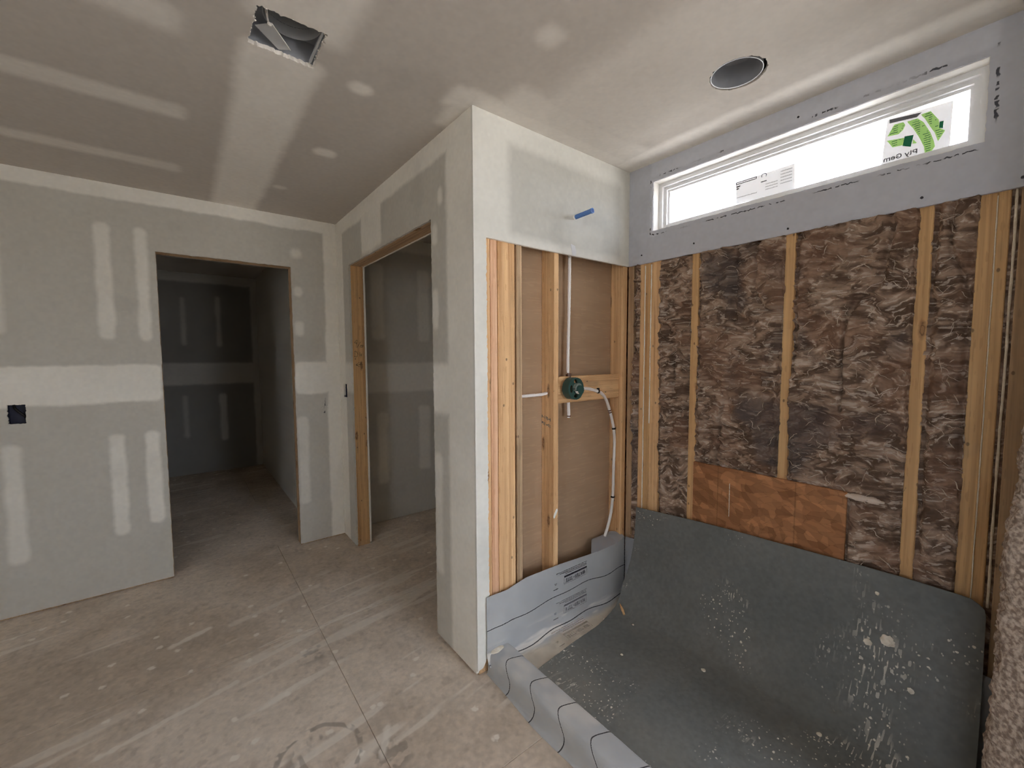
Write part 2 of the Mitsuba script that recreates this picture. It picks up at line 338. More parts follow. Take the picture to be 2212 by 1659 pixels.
BLACK = rgb(38, 36, 42)
LINER = rgb(176, 180, 184)
def f_liner(p, n, uv):
    x, s = uv.x, uv.y                                   # x along the wall, s down the sheet from a printed line
    sw = s + 0.006 * dr.sin(x * 9) + 0.004 * dr.sin(x * 23 + 1)
    c = mix(rgb(148, 150, 152), rgb(170, 171, 170), fbm(x * 6, s * 6, 3.0, 3))
    dust = smoothstep(0.165, 0.205, s + 0.05 * (fbm(x * 6, s * 8, 1.0, 3) - 0.5))
    c = mix(c, mix(rgb(176, 164, 146), rgb(206, 196, 178), fbm(x * 14, s * 14, 2.0, 3)), dust * 0.9)
    c = mix(c, rgb(222, 214, 202), smoothstep(0.6, 0.75, fbm(x * 5, s * 26, 6.0, 3)) * smoothstep(0.06, 0.11, s) * 0.5)
    k0, k1, kr = voronoi(x * 10, s * 10)
    c = mix(c, rgb(232, 224, 210), (1 - smoothstep(0.08, 0.13, k0)) * dr.select(kr > 0.8, 1.0, 0.0) * dust)
    ln = mi.Float(0)
    for k, a in ((0, 1.0), (1, 1.0), (2, 0.4)):
        ln = dr.maximum(ln, (1 - smoothstep(0.0016, 0.0028, dr.abs(sw - 0.155 * k))) * a)
    return mix(c, BLACK, ln * 0.92)
mat('m_liner', f_liner, rough=0.5, spec=0.4)
mat('m_liner_plain', lambda p, n, uv: mix(rgb(138, 141, 146), rgb(160, 162, 165), fbm(p.y * 6, p.z * 6, p.x * 6, 3)), rough=0.5, spec=0.4)
def f_curb(p, n, uv):
    y, v = uv.x, uv.y
    c = mix(rgb(160, 163, 166), rgb(182, 183, 182), fbm(y * 7, v * 9, 3.0, 3))
    c = mix(c, rgb(210, 204, 194), smoothstep(0.62, 0.8, fbm(y * 5, v * 8, 6.0, 3)) * 0.4)
    yy = y + 0.05 * smoothstep(0.13, 0.05, v) * 0.85 + 0.012 * dr.sin(v * 38) - 0.006
    k = (yy - 1.376 + 8 * 0.16) / 0.16
    d = dr.abs(k - dr.round(k)) * 0.16
    return mix(c, BLACK, (1 - smoothstep(0.0016, 0.003, d)) * 0.92)
mat('m_curb', f_curb, rough=0.5, spec=0.4)
mat('m_ink', rgb(42, 40, 46), rough=0.6, spec=0.2)
mat('m_ink_faint', rgb(96, 96, 100), rough=0.6, spec=0.2)
mat('m_ink_dusty', rgb(150, 142, 130), rough=0.8, spec=0.2)
mat('m_marker', rgb(34, 26, 22), rough=0.7, spec=0.2)
mat('m_pex', rgb(226, 222, 218), rough=0.35, spec=0.5)
mat('m_blue', rgb(74, 116, 178), rough=0.4, spec=0.5)
mat('m_blue_dark', rgb(38, 74, 140), rough=0.5, spec=0.3)
mat('m_valve_green', rgb(44, 72, 66), rough=0.35, spec=0.5)
mat('m_valve_grey', rgb(112, 124, 116), rough=0.4, spec=0.5)
mat('m_copper', rgb(92, 60, 44), rough=0.4, spec=0.5)
mat('m_clip_black', rgb(30, 28, 28), rough=0.5, spec=0.4)
mat('m_white', rgb(236, 234, 228), rough=0.6, spec=0.3)
mat('m_vinyl', rgb(216, 216, 216), rough=0.35, spec=0.5)
mat('m_foam', lambda p, n, uv: mix(rgb(206, 192, 168), rgb(232, 222, 204), noise(p.y * 200, p.z * 200, p.x * 200)), rough=0.9, spec=0.1)
mat('m_plaster', lambda p, n, uv: mix(rgb(200, 190, 172), rgb(232, 226, 214), fbm(p.x * 80, p.y * 80, p.z * 80, 2)), rough=0.95, spec=0.1)
mat('m_tin', lambda p, n, uv: mix([0.46, 0.47, 0.48], [0.62, 0.63, 0.63], fbm(p.x * 14, p.y * 14, p.z * 8, 3)), rough=0.45, spec=0.5, metallic=0.4)
mat('m_tin_dark', lambda p, n, uv: mix(rgb(128, 131, 136), rgb(160, 162, 165), fbm(p.x * 20, p.y * 20, p.z * 14, 3)), rough=0.6, spec=0.4)
mat('m_box_blue', rgb(38, 40, 58), rough=0.5, spec=0.4)
mat('m_cavity', rgb(60, 54, 50), rough=0.95, spec=0.1)
mat('m_screw', rgb(44, 44, 50), rough=0.5, spec=0.4)
scene['m_glass'] = {'type': 'thindielectric', 'int_ior': 1.5}
scene['m_film'] = {'type': 'principledthin', 'base_color': {'type': 'rgb', 'value': [0.92, 0.92, 0.92]}, 'diff_trans': 0.06, 'roughness': 0.6}
scene['m_film_green'] = {'type': 'principledthin', 'base_color': {'type': 'rgb', 'value': rgb(190, 232, 146)}, 'diff_trans': 0.3, 'roughness': 0.6}
scene['m_film_teal'] = {'type': 'principledthin', 'base_color': {'type': 'rgb', 'value': rgb(46, 110, 80)}, 'diff_trans': 0.25, 'roughness': 0.6}
scene['m_film_grey'] = {'type': 'principledthin', 'base_color': {'type': 'rgb', 'value': rgb(205, 205, 205)}, 'diff_trans': 0.25, 'roughness': 0.6}

# ================================================================ SETTING
DL, DR, DT = -0.104, 0.648, 2.079        # closet doorway in the far wall
EN, EF, ET = 1.863, 3.137, 2.082         # wide doorway in the partition
W3L, W3B, W4B = 1.032, 1.923, 1.925      # where the tub-side drywall stops
WL, WR, WT, WBz = 1.339, 0.156, 2.344, 2.087
CX, CY, CR = 1.63, 0.745, 0.093          # recessed light hole
GAP = 0.012                              # drywall is hung a little off the floor

# floor: base slab and decking sheets with butt joints
add('floor', box(XL - 1.5, OUT + 0.1, YB - 0.2, 6.6, -0.06, -0.018), 'm_floor_gap', kind='structure', label='dusty bare subfloor of butted decking sheets')
g = 0.0008
rows = [YB - 0.1, -1.339, -0.12, 1.099, 2.318, 3.537, 4.756, 6.55]
for r in range(len(rows) - 1):
    xs = [XL - 1.4, 0.506, OUT] if r % 2 == 0 else [XL - 1.4, -0.713, 1.725, OUT]
    if r == 3: xs = [XL - 1.4, -1.93, 0.506, OUT]
    for c in range(len(xs) - 1):
        add('decking_sheet', cbox(xs[c] + g, xs[c + 1] - g, rows[r] + g, rows[r + 1] - g, -0.018, 0.0, 0.0012), 'm_floor', parent='floor')

# ceiling with a torn duct cut-out and a round light cut-out
hole_v = ragged([(0.214, 1.461), (0.405, 1.456), (0.407, 1.652), (0.210, 1.645)], 0.0022, 0.006, 3)
hole_c = ragged([(CX + CR * math.cos(t), CY + CR * math.sin(t)) for t in np.linspace(0, 2 * np.pi, 40, endpoint=False)], 0.0022, 0.006, 4)
cp = sbox(XL - 1.5, YB - 0.1, OUT, 6.55).difference(hole_v).difference(hole_c)
add('ceiling', slab(cp, 'z', H, DW), 'm_ceiling', kind='structure', label='unpainted taped drywall ceiling')
add('added_roof_slab', box(XL - 1.6, OUT + 0.3, YB - 0.3, 6.8, 3.05, 3.1), 'm_wood_brown', kind='structure', label='slab added above the ceiling to keep sky light out')  # added so the sky does not shine in through the ceiling cut-outs
def knife_rim(poly, z0, z1, w, seed, key, parent):
    """Frayed paper and gypsum crumbs round a cut-out."""
    ring = np.array(poly.exterior.coords); r = np.random.default_rng(seed); ms = []
    for p in ring[::1]:
        if r.random() < 0.55:
            s = r.uniform(0.3, 1.0) * w
            m = trimesh.creation.icosphere(1, s); m.vertices *= [r.uniform(.6, 1.6), r.uniform(.6, 1.6), r.uniform(.5, 1.2)]
            m.apply_translation([p[0] + r.normal(0, w * .4), p[1] + r.normal(0, w * .4), r.uniform(z0, z1)]); ms.append(m)
    add(key, cat(*ms), 'm_gypsum', parent=parent, kind='stuff')
knife_rim(hole_v, H - 0.0015, H + 0.012, 0.003, 5, 'torn_edge', 'ceiling')

# far wall (closet doorway)
pf = sbox(XL, GAP, X2 + DW, H).difference(ragged([(DL, -0.1), (DR, -0.1), (DR, DT), (DL, DT)], 0.0012, 0.02, 6))
ebox = ragged([(-0.752, 1.073), (-0.686, 1.070), (-0.684, 1.172), (-0.751, 1.174)], 0.0016, 0.008, 8)
pf = pf.difference(ebox)
add('wall_far', slab(pf, 'y', Y1, DW), 'm_far', kind='structure', label='grey drywall wall with white mud strips round the dark closet doorway')
add('drywall_back', slab(sbox(-3.6, 0, X2 + .1, H).difference(sbox(DL, -1, DR, DT)), 'y', Y1 + DW + 0.089, DW), 'm_closet_shaded', parent='wall_far')
for x0, x1 in ((XL, DL), (DR, X2 + .1)):
    add('bottom_plate', cbox(x0, x1, Y1 + DW, Y1 + DW + 0.089, 0.0, 0.038), 'm_wood_brown', parent='wall_far')
d1 = thing('door_1', 'framed opening of the closet doorway in the far wall', None, kind='structure')
add('jamb_stud', cbox(DL - 0.038, DL, Y1 + DW, Y1 + DW + 0.089, 0.0, DT), 'm_wood_brown', parent=d1)
add('jamb_stud', cbox(DR, DR + 0.038, Y1 + DW, Y1 + DW + 0.089, 0.0, DT), 'm_wood_brown', parent=d1)
add('header', cbox(DL - 0.038, DR + 0.038, Y1 + DW, Y1 + DW + 0.089, DT, DT + 0.15), 'm_header_x', parent=d1)

# closet behind it
YC = 6.40
add('wall_closet_back', slab(sbox(-3.6, 0, 0.80, H), 'y', YC, DW), 'm_closet_shaded', kind='structure', label='taped wall at the back of the closet with shade put into its colour')
add('wall_closet_right', slab(sbox(Y1 + .115, 0, YC, H), 'x', 0.79, DW), 'm_plain', kind='structure', label='dark side wall of the closet on the right')
add('wall_closet_left', slab(sbox(Y1 + .115, 0, YC, H), 'x', -3.6, DW), 'm_plain', kind='structure', label='side wall of the closet on the left')

# partition with the wide doorway
pp = sbox(Y3 + DW, GAP, Y1 + DW, H).difference(ragged([(EN, -0.1), (EF, -0.1), (EF, ET), (EN, ET)], 0.0016, 0.012, 9))
sbx = ragged([(3.255, 1.118), (3.335, 1.116), (3.333, 1.217), (3.256, 1.219)], 0.0015, 0.008, 11)
pp = pp.difference(sbx)
corner = sbox(Y3 - 0.0, 0.018, Y3 + DW, H)
add('wall_partition', cat(slab(pp, 'x', X2, DW)), 'm_part', kind='structure', label='grey taped drywall partition with the wide doorway')
add('drywall_back', slab(sbox(Y3 + .127, GAP, Y1 + .05, H).difference(sbox(EN, -1, EF, ET)), 'x', X2 + DW + 0.089, DW), 'm_gypsum', parent='wall_partition')
add('bottom_plate', cbox(X2 + DW, X2 + DW + .089, Y3 + DW, EN, 0.0, 0.038), 'm_wood_brown', parent='wall_partition')
add('bottom_plate', cbox(X2 + DW, X2 + DW + .089, EF, Y1, 0.0, 0.038), 'm_wood_brown', parent='wall_partition')
d2 = thing('door_2', 'bare timber frame of the wide doorway with a pencilled size', None, kind='structure')
j2 = add('jamb_stud', cbox(X2 + DW, X2 + DW + .089, EF, EF + .038, 0.0, ET), 'm_wood_gold', parent=d2)
add('jamb_stud', cbox(X2 + DW, X2 + DW + .089, EN - .038, EN, 0.0, ET), 'm_wood_gold', parent=d2)
add('header', cbox(X2 + DW, X2 + DW + .089, EN - .038, EF + .038, ET, ET + 0.19), 'm_header_y', parent=d2)
def strokes(lines, y, w=0.0022, d=0.0008):
    ms = []
    for L in lines:
        for (a, b) in zip(L[:-1], L[1:]):
            a, b = np.array(a), np.array(b); n = np.linalg.norm(b - a)
            m = trimesh.creation.box([n + w, d, w])
            t = math.atan2(b[1] - a[1], b[0] - a[0])
            m.apply_transform(trimesh.transformations.rotation_matrix(-t, [0, 1, 0]))
            m.apply_translation([(a[0] + b[0]) / 2, y, (a[1] + b[1]) / 2]); ms.append(m)
    return cat(*ms)
add('handwriting', strokes([[(1.011, 1.548), (0.995, 1.53), (1.009, 1.523)], [(1.014, 1.546), (1.007, 1.496)], [(1.038, 1.533), (1.013, 1.494)],
    [(1.046, 1.511), (1.034, 1.501), (1.039, 1.494), (1.054, 1.499), (1.058, 1.509), (1.046, 1.511)],
    [(0.998, 1.467), (0.994, 1.425), (1.01, 1.427), (1.018, 1.445), (1.009, 1.462), (0.998, 1.469)], [(1.032, 1.457), (1.031, 1.427)], [(1.045, 1.45), (1.038, 1.42)], [(1.031, 1.44), (1.044, 1.437)],
    [(1.001, 1.366), (1.05, 1.369)], [(1.026, 1.385), (1.001, 1.366), (1.03, 1.352)]], EF - 0.0002), 'm_marker', parent=j2, label='dark marker writing 4/0 DH with an arrow on the bare jamb')

# small room behind the wide doorway
YW = 3.49
add('wall_water_closet_back', slab(sbox(X2 + .115, 0.004, X4 + .01, H), 'y', YW, DW), 'm_water_closet', kind='structure', label='shaded taped wall seen through the wide doorway')
add('wall_water_closet_right', slab(sbox(Y3 + .127, GAP, YW, H), 'x', X4 + .003, DW), 'm_plain', kind='structure', label='outer wall of the small room behind the partition')
add('bottom_plate', cbox(X2 + .115, X4, YW + DW, YW + DW + .089, 0, .038), 'm_wood_brown', parent='wall_water_closet_back')

# valve wall of the shower: drywall above, bare studs below
edge = [(W3L + rng.normal(0, 0.0016), z) for z in np.arange(0.02, W3B, 0.007)]
low = [(X2, 0.030), (X2 + 0.028, 0.036), (X2 + 0.042, 0.055), (X2 + 0.058, 0.09)]
tear = [(1.55, W3B), (1.546, W3B + 0.03), (1.54, W3B + 0.055), (1.57, W3B + 0.05), (1.58, W3B + 0.02), (1.574, W3B)]
p3 = Polygon(low + edge[12:] + [(W3L, W3B + 0.002), (1.3, W3B - 0.001), (1.6, W3B), (X4 + .0, W3B + .002), (X4, H), (X2, H)]).buffer(0)
add('wall_valve', slab(p3, 'y', Y3, DW), 'm_front', kind='structure', label='white mudded drywall above the bare studs of the shower valve wall')
add('torn_paper', slab(Polygon([(a, b) for a, b in tear]), 'y', Y3 - 0.0006, 0.001), 'm_film_grey', parent='wall_valve')
add('corner_bead', cbox(X2 - 0.0006, X2 + 0.003, Y3 - 0.0006, Y3 + 0.003, 0.03, H, 0.001), 'm_reveal', parent='wall_valve')
for x0, x1, m, dy in ((1.036, 1.0585, 'm_wood', 0), (1.061, 1.098, 'm_wood_pink', 0.001), (1.1005, 1.1955, 'm_wood', 0.0), (1.206, 1.238, 'm_wood_grey', 0.001)):
    add('stud', cbox(x0, x1, SF3 + dy, SF3 + 0.089, 0.0, W3B + 0.4, 0.003), m, parent='wall_valve')
add('stud', cbox(0.982, 1.034, SF3, SF3 + .089, 0.0, W3B + 0.4, .003), 'm_wood', parent='wall_valve')
add('stud', cbox(1.196, 1.2055, SF3 + 0.02, SF3 + 0.089, 0.0, W3B + 0.4, 0.002), 'm_wood_brown', parent='wall_valve')
s5 = add('stud', cbox(1.4385, 1.4715, SF3, SF3 + 0.089, 0.0, W3B + 0.4, 0.002), 'm_wood', parent='wall_valve', label='stud left of the shower valve with faint ink stamps')
add('stud', cbox(1.979, 2.016, SF3, SF3 + 0.089, 0.0, W3B + 0.4, 0.002), 'm_wood', parent='wall_valve')
add('backing_board', slab(sbox(1.09, 0.01, X4 + .01, H), 'y', SF3 + 0.0895, DW), 'm_backing', parent='wall_valve', label='brown paper back of the drywall behind the studs')
add('bottom_plate', cbox(0.982, 2.016, SF3, SF3 + .089, 0.0, 0.038), 'm_wood_brown', parent='wall_valve')
# ink stamp blotches on the left side of that stud
ms = []
for (yy, zz, hy, hz) in ((1.586, 1.118, .004, .012), (1.577, 1.114, .008, .003), (1.566, 1.114, .003, .015), (1.555, 1.112, .003, .017), (1.547, 1.108, .003, .016), (1.535, 1.106, .010, .004), (1.527, 1.104, .003, .016),
                         (1.585, 1.086, .008, .008), (1.577, 1.082, .003, .015), (1.568, 1.080, .003, .015), (1.550, 1.076, .010, .006), (1.538, 1.075, .004, .016), (1.528, 1.070, .003, .014)):
    ms.append(box(1.4379, 1.4386, yy - hy / 2, yy + hy / 2, zz - hz / 2, zz + hz / 2))
add('ink_stamp', cat(*ms), 'm_ink_faint', parent=s5)
drip = trimesh.creation.icosphere(2, 1.0); drip.vertices *= [0.009, 0.003, 0.024]
drip.vertices += np.array([1.452, SF3 - 0.0005, 0.628]) + np.c_[0.01 * np.sin(drip.vertices[:, 2] * 60), np.zeros((len(drip.vertices), 2))]
add('plaster_drip', drip, 'm_white', parent=s5, smooth=True)

# window wall: drywall round the window, studs below
pw = sbox(YB, W4B, Y3, H)
pw = pw.difference(ragged([(WR, WBz), (WL, WBz), (WL, WT), (WR, WT)], 0.001, 0.012, 12))
pw = pw.difference(Polygon([(y, W4B - .01) for y in (1.49, -1.6)] + [(y, W4B + 0.0012 * math.sin(y * 40)) for y in np.linspace(-1.6, 1.49, 160)]).buffer(0))
pw = pw.union(sbox(YB, GAP, -0.125, W4B + .01)).difference(sbox(-1.5, 0.9, -0.35, 2.15))
add('wall_window', slab(pw, 'x', X4, DW), 'm_window_wall', kind='structure', label='drywall band round the long clerestory window above bare studs')
for y0, y1, m in ((1.3865, 1.4195, 'm_wood'), (1.3485, 1.3855, 'm_wood_gold'), (1.292, 1.3475, 'm_wood'), (1.081, 1.1185, 'm_wood_gold'), (0.669, 0.7065, 'm_wood_gold'), (0.2625, 0.2995, 'm_wood_gold'),
                  (0.1215, 0.1595, 'm_wood_gold'), (0.0935, 0.1205, 'm_wood_gold'), (0.035, 0.074, 'm_wood_brown')):
    add('stud', cbox(SF4, OUT, y0, y1, 0.0, W4B + 0.11, 0.002), m, parent='wall_window')
add('stud', cbox(SF4, OUT, 1.46, 1.4985, 0.0, 2.43, .002), 'm_wood_brown', parent='wall_window')
add('sill_plate', cbox(SF4, OUT, WR - .06, WL + .08, WBz - 0.045, WBz - 0.006), 'm_wood', parent='wall_window')
add('header', cbox(SF4, OUT, WR - .06, WL + .08, WT + 0.006, H - 0.002), 'm_wood', parent='wall_window')
add('bottom_plate', cbox(SF4, OUT, -0.1, 1.46, 0.0, 0.038), 'm_wood_brown', parent='wall_window')
sh = sbox(YB - .1, -0.06, 6.6, 2.6).difference(sbox(WR - .02, WBz - .02, WL + .02, WT + .02)).difference(sbox(-1.5, 0.9, -0.35, 2.15))
add('sheathing', slab(sh, 'x', OUT, 0.012), 'm_osb', parent='wall_window')
# caulk and foam beads on the stud joints
def bead(pts, r, seed, m='m_foam'):
    p = smooth_path(pts, 70); q = np.random.default_rng(seed)
    rr = r * (0.75 + 0.5 * meshkit.noise(np.c_[p[:, 2] * 40, p[:, 2] * 0, p[:, 2] * 0], seed))
    p = p + np.c_[np.zeros(len(p)), 0.0012 * (meshkit.noise(np.c_[p[:, 2] * 18, p[:, 2] * 0, p[:, 2] * 0], seed + 5) - .5), np.zeros(len(p))]
    return tube(p, rr, 7)
add('caulk_bead', bead([(SF4 - .001, 1.386, W4B - .01), (SF4 - .001, 1.386, 1.2), (SF4 - .001, 1.386, 0.45)], 0.0026, 1), 'm_white', parent='wall_window', smooth=True)
add('caulk_bead', bead([(SF4 - .001, 1.348, W4B - .01), (SF4 - .001, 1.3485, 1.5), (SF4 - .001, 1.348, 1.05)], 0.0026, 2), 'm_white', parent='wall_window', smooth=True)
add('caulk_bead', bead([(SF4 - .001, 0.121, W4B - .01), (SF4 - .001, 0.1205, 1.2), (SF4 - .001, 0.121, 0.6)], 0.0017, 3), 'm_foam', parent='wall_window', smooth=True)
add('foam_bead', bead([(SF4 + .004, 0.0835, W4B), (SF4 + .004, 0.083, 1.5), (SF4 + .004, 0.0845, 1.0), (SF4 + 0.004, 0.083, 0.6)], 0.0034, 4), 'm_foam', parent='wall_window', smooth=True)
add('cavity_back', box(SF4 + .010, SF4 + .04, 0.0742, 0.0932, 0.04, W4B + .05), 'm_insulation', parent='wall_window')
for (y, z) in ((1.404, 1.972), (1.105, 1.974), (0.695, 1.948), (0.293, 1.956), (0.074, 1.952), (0.673, 2.385)):
    m = trimesh.creation.cylinder(0.0042, 0.003, sections=12); m.apply_transform(trimesh.transformations.rotation_matrix(math.pi / 2, [0, 1, 0])); m.apply_translation([X4 - 0.0003, y, z])
    add('screw', m, 'm_screw', parent='wall_window')

# the window: vinyl frame in steps, pane
w1 = thing('window_1', 'long narrow clerestory window with white vinyl frame', None, kind='structure')
def ring(y0, y1, z0, z1, w, x0, x1):
    return slab(sbox(y0, z0, y1, z1).difference(sbox(y0 + w, z0 + w, y1 - w, z1 - w)), 'x', x0, x1 - x0)
add('reveal', ring(WR - .004, WL + .004, WBz - .004, WT + .004, 0.006, X4 + 0.004, 2.062), 'm_reveal', parent=w1)
add('outer_frame', ring(WR + .002, WL - .002, WBz + .002, WT - .002, 0.019, 2.06, 2.155), 'm_vinyl', parent=w1)
add('inner_frame', ring(WR + .02, WL - .02, WBz + .02, WT - .02, 0.017, 2.078, 2.15), 'm_vinyl', parent=w1)
add('sash', ring(WR + .036, WL - .036, WBz + .036, WT - .036, 0.010, 2.092, 2.14), 'm_vinyl', parent=w1)
add('pane', grid(np.array([[(2.104, WR + .04, WBz + .04), (2.104, WL - .04, WBz + .04)], [(2.104, WR + .04, WT - .04), (2.104, WL - .04, WT - .04)]])), 'm_glass', parent=w1)

# rest of the room behind the camera: end wall of the shower, back wall with its window, left wall
add('wall_shower_end', slab(sbox(1.5, 0.0, X4 + .012, H), 'y', -0.125, DW), 'm_plain', kind='structure', label='short stud wall closing the shower beside the camera')
for x in (1.5, 1.966):
    add('stud', cbox(x, x + .038, -0.11, -0.021, 0, H), 'm_wood_brown', parent='wall_shower_end')
add('drywall_top', slab(sbox(1.5, 1.93, X4 - .001, H), 'y', -0.02, DW), 'm_plain', parent='wall_shower_end')
BW = (0.88, 1.9, 0.45, 2.2)
add('wall_back', slab(sbox(XL, 0, OUT, H).difference(sbox(BW[0], BW[2], BW[1], BW[3])), 'y', YB - .1, .1), 'm_plain', kind='structure', label='wall behind the camera with a wide window')
w2 = thing('window_2', 'wide window in the wall behind the camera', None, kind='structure')
add('frame', slab(sbox(BW[0], BW[2], BW[1], BW[3]).difference(sbox(BW[0] + .05, BW[2] + .05, BW[1] - .05, BW[3] - .05)), 'y', YB - .09, .06), 'm_vinyl', parent=w2)
add('pane', grid(np.array([[(BW[0], YB - .06, BW[2]), (BW[1], YB - .06, BW[2])], [(BW[0], YB - .06, BW[3]), (BW[1], YB - .06, BW[3])]])), 'm_glass', parent=w2)
w3 = thing('window_3', 'window in the outer wall behind the camera', None, kind='structure')
add('frame', slab(sbox(-1.5, 0.9, -0.35, 2.15).difference(sbox(-1.45, 0.95, -0.4, 2.1)), 'x', 2.06, .06), 'm_vinyl', parent=w3)
add('pane', grid(np.array([[(2.1, -1.5, .9), (2.1, -.35, .9)], [(2.1, -1.5, 2.15), (2.1, -.35, 2.15)]])), 'm_glass', parent=w3)
add('wall_left', slab(sbox(YB, 0, Y1 + DW, H).difference(sbox(-1.35, 0.95, -0.3, 2.15)), 'x', XL - 0.1, 0.1), 'm_plain', kind='structure', label='wall left of the camera')
w4 = thing('added_window_4', 'unseen window added in the wall left of the camera to light the partition', None, kind='structure')  # unseen, added to brighten the partition from the left
add('frame', slab(sbox(-1.35, 0.95, -0.3, 2.15).difference(sbox(-1.3, 1.0, -0.35, 2.1)), 'x', XL - 0.08, .06), 'm_vinyl', parent=w4)
add('pane', grid(np.array([[(XL - .05, -1.35, .95), (XL - .05, -.3, .95)], [(XL - .05, -1.35, 2.15), (XL - .05, -.3, 2.15)]])), 'm_glass', parent=w4)

# ================================================================ INSULATION BATTS
def tufts(surface, n, seed, lo=0.015, hi=0.065, r=0.0009):
    """Curly loose fibres lying on a batt; surface(y, z) -> point."""
    q = np.random.default_rng(seed); ms = []
    for _ in range(n):
        a, b = q.random(), q.random()
        L = q.uniform(lo, hi) * (1 if q.random() < .8 else 1.6); th = q.normal(0, 0.45) + (math.pi if q.random() < .5 else 0)
        k = 9; pts = []
        u, v = 0.0, 0.0
        for i in range(k):
            th += q.normal(0, 0.33); u += L / k * math.cos(th); v += L / k * math.sin(th)
            pts.append((u, v))
        P = surface(a, b, np.array(pts))
        if P is None: continue
        lift = np.sin(np.linspace(0, math.pi, k)) * q.uniform(0, 0.006)
        P[:, 0] -= 0.0008 + lift
        rr = r * q.uniform(0.5, 1.5) * (np.sin(np.linspace(0.15, math.pi - .15, k)) * .8 + .2)
        ms.append(tube(P, rr, 4, False))
    return cat(*ms)

def batt_surface(y0, y1, z0, z1, seed, bulge=0.012, over=0.016, big=1.0, res=0.003):
    Y = np.linspace(y0 - over, y1 + over, max(8, int((y1 - y0 + 2 * over) / res)))
    Z = np.linspace(z0, z1, int((z1 - z0) / (res * 1.25)))
    yy, zz = np.meshgrid(Y, Z, indexing='ij')
    def h(y, z):
        P = lambda a, b, c=0.0: np.stack([y * a, z * b, np.full_like(y, c)], -1)
        N, FB = meshkit.noise, meshkit.fbm
        wy = y + 0.03 * (FB(P(9, 9), 3, seed + 1) - .5)
        wz = z + 0.05 * (FB(P(11, 8, 2.0), 3, seed + 2) - .5)
        Q = lambda a, b, c=0.0: np.stack([wy * a, wz * b, np.full_like(y, c)], -1)
        r1 = 1 - np.abs(2 * N(Q(9, 24), seed + 3) - 1)
        r2 = 1 - np.abs(2 * N(Q(24, 58), seed + 4) - 1)
        r3 = 1 - np.abs(2 * N(Q(60, 130), seed + 5) - 1)
        m = FB(P(4, 3, 7.0), 2, seed + 6)
        hh = -0.012 + bulge * 2.4 * (FB(P(5, 4), 3, seed) - .35) * big + 0.022 * big * r1 ** 2 + 0.014 * r2 ** 2 * (0.4 + m) + 0.0045 * r3 ** 2 + 0.003 * (N(P(190, 210), seed + 7) - .5)
        # deep folds
        f = np.abs(N(np.stack([wy * 7, wz * 2.2, np.full_like(y, 3.0)], -1), seed + 8) - .5)
        hh -= 0.026 * np.exp(-(f / 0.025) ** 2) * (FB(P(3, 3, 1.0), 2, seed + 9) > .5)
        e = np.minimum(y - y0, y1 - y) + 0.010 * (N(P(22, 17, 5.0), seed + 10) - .5) + 0.006 * (N(P(60, 55, 5.0), seed + 11) - .5)
        gut = np.where(y < (y0 + y1) / 2, N(P(0, 2.5, 1.0), seed + 12), N(P(0, 2.5, 9.0), seed + 13))
        hh -= 0.028 * np.exp(-((e - 0.006) / 0.010) ** 2) * np.clip((gut - .42) * 5, 0, 1)
        hh = np.where(e < 0, np.minimum(hh, 0.004) + e * 1.3 - 0.001, hh)
        hh = np.where((z < 0.9) & (y > .45), np.minimum(hh, -0.002), hh)       # pressed flat behind the board
        hh = np.where((e >= 0) & (e < .02), hh + (0.006 * (1 - e / .02)) * (gut < .45) * ((z > .9) | (y < .45)), hh)
        return hh
    return yy, zz, h

def batt(key_label, y0, y1, z0, z1, seed, ntuft, **kw):
    k = thing('insulation_batt', key_label, 'insulation', group='insulation batts of the window wall')
    yy, zz, h = batt_surface(y0, y1, z0, z1, seed, **kw)
    hh = h(yy, zz)
    front = np.stack([SF4 - hh, yy, zz], -1)
    m = grid(front)
    back = box(SF4 + 0.06, OUT - .002, y0 + .002, y1 - .002, z0, z1)
    add('batt', cat(m), 'm_insulation', smooth=True, parent=k)
    def surf(a, b, d):
        y = y0 + (y1 - y0) * a + d[:, 0]; z = z0 + (z1 - z0) * b + d[:, 1]
        if y.min() < y0 - .012 or y.max() > y1 + .012 or z.min() < z0 or z.max() > z1: return None
        return np.stack([SF4 - np.maximum(h(y, z), -0.004), y, z], 1)
    add('loose_fibre', tufts(surf, ntuft, seed + 50), 'm_fibre', smooth=True, parent=k, kind='stuff', label='pale loose glass fibres')
    return k
batt('narrow strip of brown insulation in the corner between valve wall and triple stud', 1.4205, 1.459, 0.05, W4B, 11, 110)
batt('brown insulation batt between the triple stud and the stud left of the plywood-like board', 1.1195, 1.291, 0.05, W4B, 22, 130)
batt('wide brown insulation batt directly above the flake board panel', 0.7075, 1.080, 0.05, W4B, 33, 260)
batt('wide brown insulation batt with a dark smudge, right of the middle stud', 0.3005, 0.668, 0.05, W4B, 44, 280)
batt('brown insulation batt left of the wide double stud with a caulk line', 0.1605, 0.2615, 0.05, W4B, 55, 150)
batt('dark strip of insulation right of the last stud at the photo edge', -0.09, 0.034, 0.05, W4B, 66, 70)

